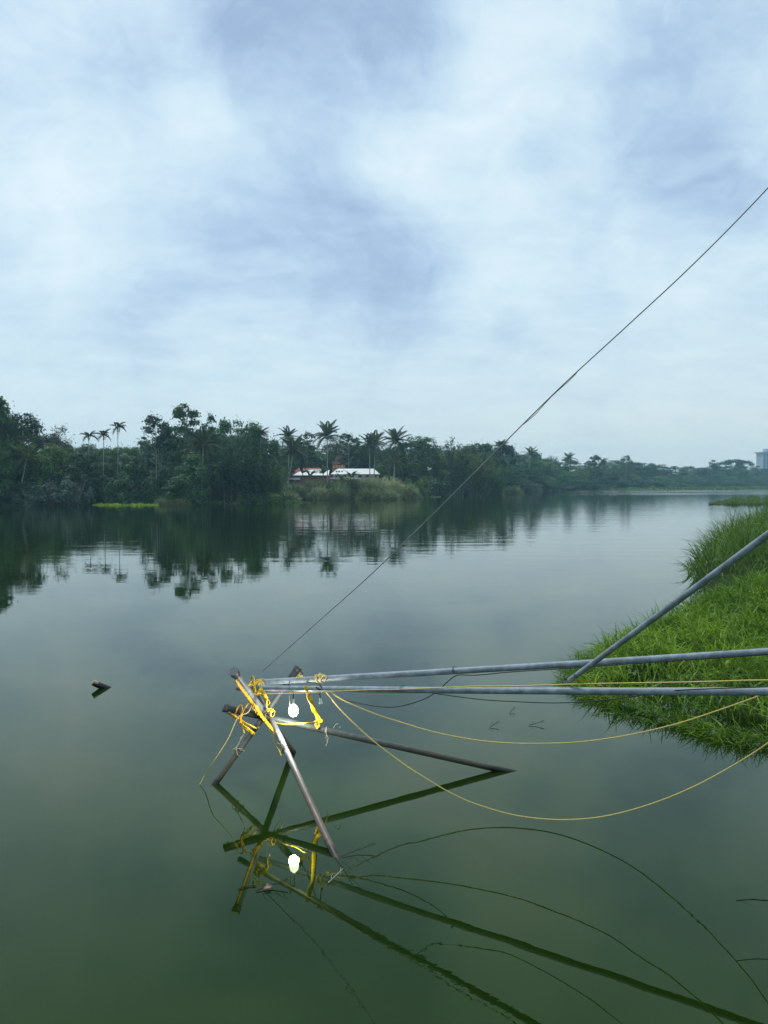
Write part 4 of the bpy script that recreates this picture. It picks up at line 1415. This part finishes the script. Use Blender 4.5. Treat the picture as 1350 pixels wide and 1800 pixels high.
# frayed yellow strip behind the orange strap
pts = [P(440, 1235, Yd + .0), P(446, 1243, Yd - .02), P(452, 1252, Yd - .04), P(458, 1258, Yd - .06), P(464, 1265, Yd - .07), P(468, 1268, Yd - .1)]
s_ = spline(pts, 6)
e = empty('frayed_strap', pts[0], 'frayed yellow strip peeping out along the lower side of the orange strap', 'strap')
MB().tube([q - pts[0] + Vector((-.012 + random.uniform(-.012, .012), 0, random.uniform(-.02, .006))) for q in s_], [.007 + .009 * random.random() for _ in s_], 6, flat=.5).build('band', M['strap'], e)

# yellow strap hanging in the gap from booms (pixel 460,1212 to 470,1250)
Yb2 = isect(P2a, P2b, 462).y - .05
pts = [P(457, 1210, Yb2), P(461, 1215, Yb2), P(465, 1222, Yb2 - .02), P(468, 1229, Yb2 - .02), P(466, 1235, Yb2 - .02), P(471, 1239, Yb2 - .03), P(474, 1234, Yb2 - .04), P(470, 1230, Yb2 - .04),
       P(469, 1243, Yb2 - .03), P(473, 1247, Yb2 - .03), P(471, 1251, Yb2 - .03), P(468, 1247, Yb2 - .03), P(467, 1262, Yb2 - .05)]
s_ = spline(pts, 6)
e = empty('yellow_strap', pts[0], 'crumpled yellow strap hanging from the boom tips and ending in two small loops', 'strap')
MB().tube([q - pts[0] for q in s_], [(.024 if i < 20 else .009 if i < 62 else .004) * (1 + .3 * math.sin(i * 2.1)) for i in range(len(s_))], 8, flat=.35).build('band', M['strap'], e)

# big yellow strap from boom to the low pole
Yc2 = isect(P2a, P2b, 537).y + .0
lowC = isect(C_t, C_f, 562)
pts = [P(537, 1206, Yc2 - .05), P(540, 1213, Yc2 - .055), P(543, 1224, Yc2 - .03), P(549, 1239, Yc2), P(554, 1252, lowC.y - .05), P(559, 1262, lowC.y - .06), P(561, 1267, lowC.y - .06)]
s_ = spline(pts, 6)
e = empty('yellow_strap', pts[0], 'wide bright yellow strap stretched from booms down to low pole right of the bulb', 'strap')
rs = [.026, .026] + [.030 + .006 * math.sin(i * .7) for i in range(len(s_) - 6)] + [.033, .036, .03, .02]
rs = (rs + [.03] * len(s_))[:len(s_)]
MB().tube([q - pts[0] for q in s_], rs, 10, flat=.30).build('band', M['strap'], e)
for a_ in ([(564, 1264), (566, 1268), (560, 1271)], [(556, 1267), (555, 1275), (558, 1279)], [(561, 1268), (561, 1275), (557, 1281)], [(552, 1268), (557, 1271), (565, 1269)]):
    s2 = spline([P(x_, y_, lowC.y - .07) - pts[0] for x_, y_ in a_], 6)
    MB().tube(s2, [.012 + .006 * random.random() for _ in s2], 6, flat=.5).build('loose_end', M['strap'], e)
# level yellow strap under the bulb
pts = [P(484, 1271, Yd - .1), P(500, 1273, 10.0), P(520, 1272.5, 9.95), P(540, 1271, 9.9), P(556, 1269.5, lowC.y - .06)]
strand('yellow_strap', pts, .0085, M['strap'], 'level yellow strap tied below the bulb from the joint to the low pole', 'strap', flat=.5)
# strap blob at joint near A/C
wraps('strap_knot', P(474, 1246, 10.28), P(480, 1256, 10.22), .025, 3, .010, M['strap'], 'small yellow knot at the joint just left of the bulb', 'strap', jit=.01, flat=.5)
# strap on cap A
pa = P(529, 1189, A_t.y - .05)
wraps('yellow_strap', P(524, 1186, A_t.y - .03), P(530, 1190, A_t.y - .04), .02, 3, .010, M['strap'], 'yellow strap tied below the dark cap behind the booms', 'strap', jit=.012, flat=.5,
      ends=[[P(526, 1187, A_t.y - .06), P(532, 1192, A_t.y - .08), P(540, 1194, A_t.y - .08), P(545, 1193.5, isect(P1a, P1b, 545).y - .05)],
            [P(524, 1188, A_t.y - .06), P(520, 1192, A_t.y - .07), P(518, 1195, A_t.y - .07)],
            [P(528, 1188, A_t.y - .06), P(534, 1194, A_t.y - .08), P(542, 1192, A_t.y - .08), P(550, 1196, isect(P1a, P1b, 550).y - .05)]])

# the yellow bundle on the left over the low pole and pole A
cA = isect(A_t, A_f, 440)
Yl = isect(C_t, C_f, 425).y - .05
e = empty('strap_bundle', P(415, 1250, Yl), 'bundle of yellow straps looped over the dark left end of the low pole', 'strap')
c0 = Vector(e.location)
L_ = [([(402, 1252), (408, 1256), (413, 1259), (420, 1263), (430, 1270), (440, 1275), (450, 1280), (455, 1278)], .011, 'strap'),
      ([(403, 1253), (412, 1257), (416, 1248), (420, 1241), (424, 1240), (426, 1246), (424, 1258), (421, 1264)], .009, 'strap_orange'),
      ([(424, 1241), (428, 1247), (432, 1243), (437, 1236)], .008, 'strap_orange'),
      ([(426, 1246), (424, 1256), (422, 1266), (424, 1272)], .010, 'strap_orange'),
      ([(402, 1254), (410, 1260), (418, 1263), (424, 1268), (428, 1272)], .012, 'strap_orange'),
      ([(422, 1268), (428, 1275), (436, 1281), (444, 1287), (447, 1290)], .014, 'strap'),
      ([(423, 1270), (428, 1278), (434, 1283), (440, 1287), (444, 1291)], .009, 'strap'),
      ([(423, 1270), (427, 1280), (429, 1289)], .011, 'strap'),
      ([(430, 1270), (434, 1276), (437, 1281), (434, 1284)], .007, 'strap'),
      ([(418, 1262), (424, 1264), (421, 1270), (426, 1267)], .010, 'strap_orange')]
for pts, r_, mm in L_:
    q = spline([P(a_, b_, Yl - .02 - .02 * (i % 3)) - c0 for i, (a_, b_) in enumerate(pts)], 6)
    MB().tube(q, [r_ * (.75 + .5 * abs(math.sin(i * .9))) for i in range(len(q))], 7, flat=.55).build('strip', M[mm], e)
# thin cord from bundle to knot
strand('yellow_rope', [P(424, 1264, Yl - .03), P(428, 1250, Yl), P(434, 1238, Yl + .02), P(441, 1226, Yl + .05), P(449, 1217, Yk - .05)], .0045, M['rope'], 'thin cord between the strap bundle and the knot at the boom tips', 'rope')
strand('power_cable', [P(397, 1249, Yl), P(398, 1252, Yl - .03), P(401, 1255, Yl - .05), P(406, 1253, Yl - .04), P(406, 1250, Yl)], .006, M['cable'], 'small black loop under the left dark cap', 'cable')
# wire ties on the poles
cA1, cA2 = isect(A_t, A_f, 415), isect(A_t, A_f, 424)
e = wraps('wire_tie', cA1, cA2, .045, 3, .004, M['tie'], 'tangle of brownish wire tied round the lower left pole', 'wire', jit=.02,
          ends=[[P(428, 1291, cA.y - .1), P(422, 1302, cA.y - .1), P(415, 1313, cA.y - .1), P(409, 1318, cA.y - .1), P(408, 1324, cA.y - .1), P(413, 1323, cA.y - .1), P(414, 1316, cA.y - .1)],
                [P(424, 1294, cA.y - .1), P(420, 1306, cA.y - .1), P(412, 1322, cA.y - .1)]])
bq0, bq1 = isect(B_t, B_f, 500), isect(B_t, B_f, 503)
wraps('wire_tie', bq0, bq1, .042, 2, .0035, M['cable'], 'thin dark wire wound round the nearest pole below the straps', 'wire', jit=.004,
      ends=[[P(500, 1314, bq0.y - .05), P(496, 1308, bq0.y - .06), P(492, 1306, bq0.y - .06), P(494, 1300, bq0.y - .05)]])
cq = isect(C_t, C_f, 573)
wraps('wire_tie', isect(C_t, C_f, 572), isect(C_t, C_f, 575), .043, 2, .004, M['tie'], 'pale dangling tie on the low pole right of the wide strap', 'wire', jit=.004,
      ends=[[P(572, 1282, cq.y - .05), P(574, 1290, cq.y - .05), P(573, 1297, cq.y - .05), P(576, 1302, cq.y - .05), P(573, 1311, cq.y - .05)],
            [P(574, 1292, cq.y - .05), P(577, 1298, cq.y - .06), P(574, 1303, cq.y - .05)]])
c9 = isect(C_t, C_f, 592)
strand('wire_tie', [P(586, 1280, c9.y - .04), P(590, 1274, c9.y - .06), P(595, 1272, c9.y - .05), P(598, 1276, c9.y - .02), P(597, 1280, c9.y - .04)], .0035, M['tie'], 'small pale wire loop standing on the low pole', 'wire')
cw = isect(P1a, P1b, 800)
wraps('wire_tie', isect(P1a, P1b, 797), isect(P1a, P1b, 802), .041, 2, .003, M['cable'], 'black cable tie with a spiky end on the rear boom', 'wire', jit=.004,
      ends=[[P(799, 1183, cw.y - .05), P(796, 1178, cw.y - .05), P(795, 1175, cw.y - .05)], [P(801, 1183, cw.y - .05), P(805, 1178, cw.y - .05)]])
gq = isect(P2a, P2b, 707)
o = wraps('green_tape_band', isect(P2a, P2b, 705.5), isect(P2a, P2b, 709), .0375, 3, .003, M['green_tape'], 'narrow green tape band wound round the front boom', 'tape', jit=.003)
for i, x_ in enumerate((1060, 1240)):
    pass

# bulb on its cable
Yb_ = isect(P2a, P2b, 515).y + .03
bt = P(515, 1208, Yb_)
e = empty('light_bulb', bt, 'glowing white bulb hanging on a black cable from the booms over the low pole', 'light bulb')
s_bot = P(515.5, 1229, Yb_) - bt
MB().tube([Vector((0, 0, .02)), Vector((.004, 0, s_bot.z * .5)), s_bot], .0058, 8).build('cable', M['cable'], e)
z0 = s_bot.z
prof = [(.010, 0), (.014, -.003), (.0155, -.02), (.0155, -.04), (.018, -.046), (.018, -.066)]
MB().tube([s_bot + Vector((0, 0, b_)) for a_, b_ in prof], [a_ for a_, b_ in prof], 16).build('socket', M['white_plastic'], e)
prof = [(.018, -.066), (.034, -.080), (.050, -.100), (.060, -.125), (.063, -.150), (.061, -.175), (.052, -.198), (.036, -.214), (.015, -.222), (.002, -.224)]
MB().tube([s_bot + Vector((0, 0, b_)) for a_, b_ in prof], [a_ for a_, b_ in prof], 24).build('globe', M['bulb'], e)
ld = bpy.data.lights.new('bulb_light', 'POINT'); ld.energy = 50; ld.shadow_soft_size = .065; ld.color = (1, .97, .86)
lo = bpy.data.objects.new('bulb_light', ld); COL.objects.link(lo); lo.parent = e; lo.location = s_bot + Vector((.0, -.02, -.235))
strand('white_string', [P(510, 1208, Yb_ + .02), P(509, 1222, Yb_ + .02), P(509, 1246, Yb_ + .04)], .004, M['white_plastic'], 'thin pale string hanging just left of the lit bulb', 'string')
# the empty socket
Ys = isect(P2a, P2b, 562).y + .02
st = P(562, 1209, Ys)
e = empty('empty_socket', st, 'empty white bulb socket dangling on a short black cable right of the wide strap', 'socket')
q = [P(562, 1209, Ys) - st, P(562, 1218, Ys) - st, P(563, 1227, Ys) - st]
MB().tube(spline(q, 5), .0075, 8).build('cable', M['cable'], e)
d_ = Vector((.12, -.1, -1)).normalized()
MB().tube([q[-1], q[-1] + d_ * .012, q[-1] + d_ * .05, q[-1] + d_ * .052, q[-1] + d_ * .074], [.010, .016, .018, .024, .024], 16).build('socket', M['white_plastic'], e)
MB().tube([q[-1] + d_ * .0755, q[-1] + d_ * .077], [.018, .018], 16).build('socket_mouth', M['cable'], e)
strand('power_cable', [P(555, 1208, Ys - .05), P(562, 1212, Ys - .07), P(568, 1211, Ys - .07), P(574, 1212, Ys - .06)], .010, M['cable'], 'black taped cable joint under the front boom by the empty socket', 'cable')

# floating log
fr = W(185, 1209)
e = empty('driftwood', fr, 'short cut log floating tilted in the open water at the left', 'log')
tip = P(162.5, 1200, fr.y - .12)
t0 = tip - fr
MB().tube([-t0 * .35, t0 * .02, t0 * .5, t0 * .97], [.062, .062, .058, .053], 14).build('log', M['wood_wet'], e)
MB().tube([t0 * .45 + Vector((0, -.006, .010)), t0 * .7 + Vector((0, -.008, .019)), t0 * .972 + Vector((0, -.006, .014))], [.040, .047, .044], 12).build('split_face', M['wood_cut'], e)
MB().tube([t0 * .968, t0 * .985], [.050, .047], 14).build('cut_end', M['wood_wet'], e)

# white bird in flight
bp = P(755, 825, 182)
e = empty('white_bird', bp, 'small white egret flying low in front of the dark bush', 'bird')
def bird():
    mb = MB()
    mb.tube([(-.42, 0, .06), (-.28, 0, .03), (-.05, 0, .0), (.18, 0, -.02), (.34, 0, .04), (.40, 0, .10), (.46, 0, .10)], [.02, .07, .12, .11, .05, .045, .03], 10)
    for s_ in (-1, 1):
        rows = [(.14, s_ * .06, .03), (-.16, s_ * .06, .03), (.16, s_ * .34, .20), (-.18, s_ * .34, .17), (.02, s_ * .62, .26), (-.16, s_ * .60, .22)]
        rows += [(a_, b_, c_ - .02) for a_, b_, c_ in rows]
        f = [(0, 1, 3, 2), (2, 3, 5, 4), (6, 8, 9, 7), (8, 10, 11, 9), (0, 2, 8, 6), (2, 4, 10, 8), (1, 7, 9, 3), (3, 9, 11, 5), (4, 5, 11, 10)]
        mb.add(rows, f, True)
    return mb
bo = bird().build('body', M['feather'], e)
MB().tube([(.46, 0, .10), (.60, 0, .085)], [.014, .004], 6).build('beak', M['beak'], e)
MB().tube([(-.38, .02, .04), (-.62, .02, .02)], .012, 5).build('leg', M['cable'], e)
MB().tube([(-.38, -.02, .04), (-.62, -.02, .02)], .012, 5).build('leg', M['cable'], e)
e.scale = (1.4, 1.4, 1.4)
e.rotation_euler = (R(18), R(28), R(150))

# twigs and floating bits
def twig(px, py, L, ang, label, m='dead_twig', z=.012, branches=3, r=.006, lift=.06):
    p_ = W(px, py)
    e_ = empty('floating_twig', (p_.x, p_.y, 0), label, 'twig')
    a_ = R(ang); d_ = Vector((math.cos(a_), math.sin(a_), 0))
    main = [d_ * (-L / 2) + Vector((0, 0, z)), Vector((0, .02, z + lift * .3)), d_ * (L / 2) + Vector((0, 0, z + lift))]
    MB().tube(spline(main, 4), r, 5).build('stem', M[m], e_)
    for i in range(branches):
        u = -.3 + .6 * i / max(1, branches - 1); b_ = d_ * (L * u) + Vector((0, 0, z + lift * .4))
        a2 = a_ + random.choice((-1, 1)) * random.uniform(.5, 1.1)
        q_ = b_ + Vector((math.cos(a2), math.sin(a2), random.uniform(.1, .7))) * L * random.uniform(.2, .38)
        MB().tube([b_, b_.lerp(q_, .5) + Vector((0, 0, .01)), q_], [r * .7, r * .5, r * .3], 4).build('side_twig', M[m], e_)
    return e_


twig(478, 1562, .32, 20, 'small twig with a pinkish dead leaf floating below the poles', branches=4)
o = MB().add([(-.06, -.01, .03), (0, -.03, .035), (.05, 0, .02), (.0, .03, .045), (-.06, -.01, .022), (0, -.03, .027), (.05, 0, .012), (.0, .03, .037)],
             [(0, 1, 2, 3), (7, 6, 5, 4), (0, 4, 5, 1), (1, 5, 6, 2), (2, 6, 7, 3), (3, 7, 4, 0)]).build('dead_leaf', M['dead_leaf'])
q = W(471, 1563); o.location = (q.x, q.y, 0); o.rotation_euler = (.2, 0, .6)
meta(o, 'pinkish dead leaf lying on the small floating twig', 'leaf')
twig(604, 1524, .42, -62, 'thin branching twig by the foot of the nearest pole', 'dead_twig', branches=4, r=.0035, lift=.08)
twig(590, 1546, .22, 50, 'small twig with a whitish tip over the dark boom reflection', 'bone_twig', branches=2, r=.004, lift=.06)
twig(630, 1500, .40, 25, 'dark twig right of the foot of the nearest pole', branches=4, r=.004)
twig(1322, 1583, .30, 0, 'dark floating grass stem near the lower right edge', branches=2, r=.0035, lift=.0, z=.004)
twig(1330, 1688, .34, 2, 'faint floating stem lower down at the right edge', branches=1, r=.0025, lift=.0, z=.003)
twig(868, 1278, .22, 40, 'sprig of floating grass left of the grass mat', branches=3, r=.005)
twig(943, 1275, .26, 10, 'short floating sprig nearest the grass mat', branches=2, r=.005)
twig(900, 1252, .24, 60, 'upright little sprig in the water under the cable', branches=2, r=.005)
twig(435, 1561, .18, 20, 'tiny dark chip floating left of the twig with the leaf', branches=1, r=.006, lift=0)

# ------------------------------------------------------------------ the grass mat on the right
def inside(pts, poly):
    x, y = pts[:, 0], pts[:, 1]
    r_ = np.zeros(len(pts), bool)
    n_ = len(poly)
    for i in range(n_):
        x1_, y1_ = poly[i]; x2_, y2_ = poly[(i + 1) % n_]
        c_ = ((y1_ > y) != (y2_ > y)) & (x < (x2_ - x1_) * (y - y1_) / (y2_ - y1_ + 1e-12) + x1_)
        r_ ^= c_
    return r_


def edge_dist(pts, line):
    d_ = np.full(len(pts), 1e9)
    for a_, b_ in zip(line[:-1], line[1:]):
        a_ = np.array(a_); b_ = np.array(b_); ab = b_ - a_
        t_ = np.clip(((pts - a_) @ ab) / (ab @ ab), 0, 1)
        d_ = np.minimum(d_, np.linalg.norm(pts - (a_ + t_[:, None] * ab), axis=1))
    return d_


mat_edge_px = [(1500, 1345), (1350, 1318), (1260, 1300), (1180, 1274), (1110, 1250), (1050, 1232), (1010, 1213), (1000, 1196), (1006, 1176), (1040, 1150), (1090, 1128), (1150, 1100), (1215, 1072), (1262, 1052)]
mat_edge = [tuple(W(*p))[:2] for p in mat_edge_px]
mat_poly = mat_edge + [(13.8, 27.5), (22, 28), (17, 16), (12.5, 10.5)]
reed_edge_px = [(1262, 1052), (1225, 1035), (1210, 1010), (1214, 985), (1248, 965), (1300, 945), (1350, 925), (1400, 905)]
reed_edge = [tuple(W(*p))[:2] for p in reed_edge_px]
reed_poly = reed_edge + [(46, 62), (36, 44), (24, 29), (14.5, 26.5)]


def sample(poly, n_):
    a_ = np.array(poly); lo_, hi_ = a_.min(0), a_.max(0)
    p_ = lo_ + (hi_ - lo_) * rng.random((n_, 2))
    return p_[inside(p_, poly)]


def vnoise(p_, s_, seed=0.0):
    return np.array([noise.noise(Vector((a_ * s_, b_ * s_, seed))) for a_, b_ in p_])


# peaty body under the leaves
def body_sheet(name, poly, edge, step, hfun, m, label):
    a_ = np.array(poly); lo_, hi_ = a_.min(0) - 1, a_.max(0) + 1
    nx, ny = int((hi_[0] - lo_[0]) / step), int((hi_[1] - lo_[1]) / step)
    gx, gy = np.meshgrid(np.linspace(lo_[0], hi_[0], nx), np.linspace(lo_[1], hi_[1], ny), indexing='ij')
    p_ = np.stack([gx.ravel(), gy.ravel()], 1)
    ins = inside(p_, poly); d_ = edge_dist(p_, edge + [])
    z_ = np.where(ins, hfun(d_), -.3) + .05 * vnoise(p_, 1.7)
    idx = np.arange(nx * ny).reshape(nx, ny)
    q_ = np.stack([idx[:-1, :-1], idx[1:, :-1], idx[1:, 1:], idx[:-1, 1:]], -1).reshape(-1, 4)
    ok_ = (z_[q_] > -.2).any(1)
    o_ = link(name, np_mesh(name, np.concatenate([p_, z_[:, None]], 1), q_[ok_], True), m)
    return meta(o_, label, kind='structure')


mh_ = lambda d_: -.02 + .30 * np.minimum(1, d_ / 2.5)
body_sheet('floating_mat_ground', mat_poly, mat_edge, .3, lambda d_: mh_(d_) - .05 - .35 * np.clip(1.9 - d_, 0, 1.9), M['mat_body'], 'dark peaty mass the bright water grass grows on')
rh_ = lambda d_: .0 + .5 * np.minimum(1, d_ / 3)
body_sheet('reed_bank_ground', reed_poly, reed_edge, .6, lambda d_: rh_(d_) - .05, M['mat_body'], 'dark ground the tall water grass stands on')

p_ = sample(mat_poly, 115000)
vis = (p_[:, 0] / p_[:, 1]) < .70
p_ = p_[vis]
d_ = edge_dist(p_, mat_edge)
vn = vnoise(p_, .9)
nearness = np.clip((15.5 - p_[:, 1]) / 3.5, 0, 1)
keep = rng.random(len(p_)) < (1 - .55 * nearness) * np.clip(.30 + d_ / 1.4, 0, 1) * np.clip(.62 + 1.3 * vn, .12, 1) * np.clip(16 / p_[:, 1], .35, 1)
p_ = p_[keep]; d_ = d_[keep]; vn = vn[keep]
n = len(p_)
hump = .16 + .20 * np.clip(vn + .3, 0, 1)
base = np.concatenate([p_, (np.maximum(-.01, mh_(d_)) - .04 + hump * np.clip(d_ / .8, .1, 1) * rng.random(n))[:, None]], 1)
az_ = rng.random(n) * 6.283
az_ = np.where(rng.random(n) < .35, math.pi * 1.05 + rng.normal(0, .7, n), az_)
L = (.22 + .38 * rng.random(n)) * np.clip(p_[:, 1] / 15, .9, 1.5)
V_, F_ = blades(base, L, (.018 + .026 * rng.random(n)) * np.clip(p_[:, 1] / 14, .9, 1.7), az_, R(25) + R(60) * rng.random(n), .3 + 1.5 * rng.random(n))
# runners straggling out over the water at the edge
m_ = 2300
seg_i = rng.integers(0, len(mat_edge) - 1, m_); uu = rng.random(m_)
ea = np.array(mat_edge)[seg_i]; eb = np.array(mat_edge)[seg_i + 1]
ep = ea + (eb - ea) * uu[:, None]
tn = (eb - ea) / (np.linalg.norm(eb - ea, axis=1, keepdims=True) + 1e-9)
out = np.stack([-tn[:, 1], tn[:, 0]], 1)
cen = np.array([9.0, 17.0])
out = np.where((np.sum(out * (ep - cen), 1) < 0)[:, None], -out, out)
rad_ = rng.random(m_) ** 2.2
ep = ep + out * (-.25 + .55 * rad_ * (.5 + .8 * np.clip(vnoise(ep, .8, 4) + .4, 0, 1)))[:, None]
base2 = np.concatenate([ep, (.0 + .12 * rng.random(m_) * (1 - rad_))[:, None]], 1)
az2 = np.arctan2(out[:, 1], out[:, 0]) + rng.normal(0, .8, m_)
V2, F2 = blades(base2, .16 + .26 * rng.random(m_), .010 + .012 * rng.random(m_), az2, R(8) + R(55) * rng.random(m_), .2 + 1.2 * rng.random(m_))
V_ = np.concatenate([V_, V2]); F_ = np.concatenate([F_, F2 + len(base) * 8])
meta(link('water_grass', np_mesh('water_grass', V_, F_), M['mat_grass']), 'bright green water grass mat spreading from the right bank over the river', 'grass', kind='stuff')

# dry stalks and yellowed blades among the green
pick = rng.random(len(p_)) < .05
b3 = base[pick]; n3_ = len(b3)
V3, F3 = blades(b3 + np.array([0, 0, .03]), .22 + .3 * rng.random(n3_), .010 + .010 * rng.random(n3_), rng.random(n3_) * 6.283, R(5) + R(60) * rng.random(n3_), .2 + 1.0 * rng.random(n3_))
meta(link('dry_grass', np_mesh('dry_grass', V3, F3), M['dry_grass']), 'scattered dry yellowed blades among the bright water grass', 'grass', kind='stuff')

# tall grass clump behind
p_ = sample(reed_poly, 62000)
p_ = p_[(p_[:, 0] / p_[:, 1]) < .66]
d_ = edge_dist(p_, reed_edge)
vn = vnoise(p_, .5, 2)
tallz = np.clip((p_[:, 1] - 27.5) / 5 + .9 * vn, 0.12, 1)
keep = rng.random(len(p_)) < np.clip(.45 + d_ / 1.5, 0, 1)
p_ = p_[keep]; d_ = d_[keep]; tallz = tallz[keep]; vn = vn[keep]
n = len(p_)
base = np.concatenate([p_, (np.maximum(0, rh_(d_)) - .06 + .8 * tallz * rng.random(n) ** 1.6 * np.clip(d_ / 1.2, .05, 1))[:, None]], 1)
L = (.50 + 1.45 * tallz) * (.55 + .60 * rng.random(n)) * np.clip(.55 + d_ / 3, 0, 1)
az_ = np.where(rng.random(n) < .45, math.pi + rng.normal(0, .7, n), rng.random(n) * 6.283)
V_, F_ = blades(base, L, (.034 + .034 * rng.random(n)) * (.6 + .4 * tallz), az_, R(82) - R(38) * rng.random(n) ** 1.3 - R(25) * np.clip(1 - d_ / 1.0, 0, 1), .25 + 1.3 * rng.random(n) ** 1.4, segs=4)
meta(link('tall_water_grass', np_mesh('tall_water_grass', V_, F_), M['reed_green']), 'tall dark green blades of water grass clumped at the right edge', 'grass', kind='stuff')
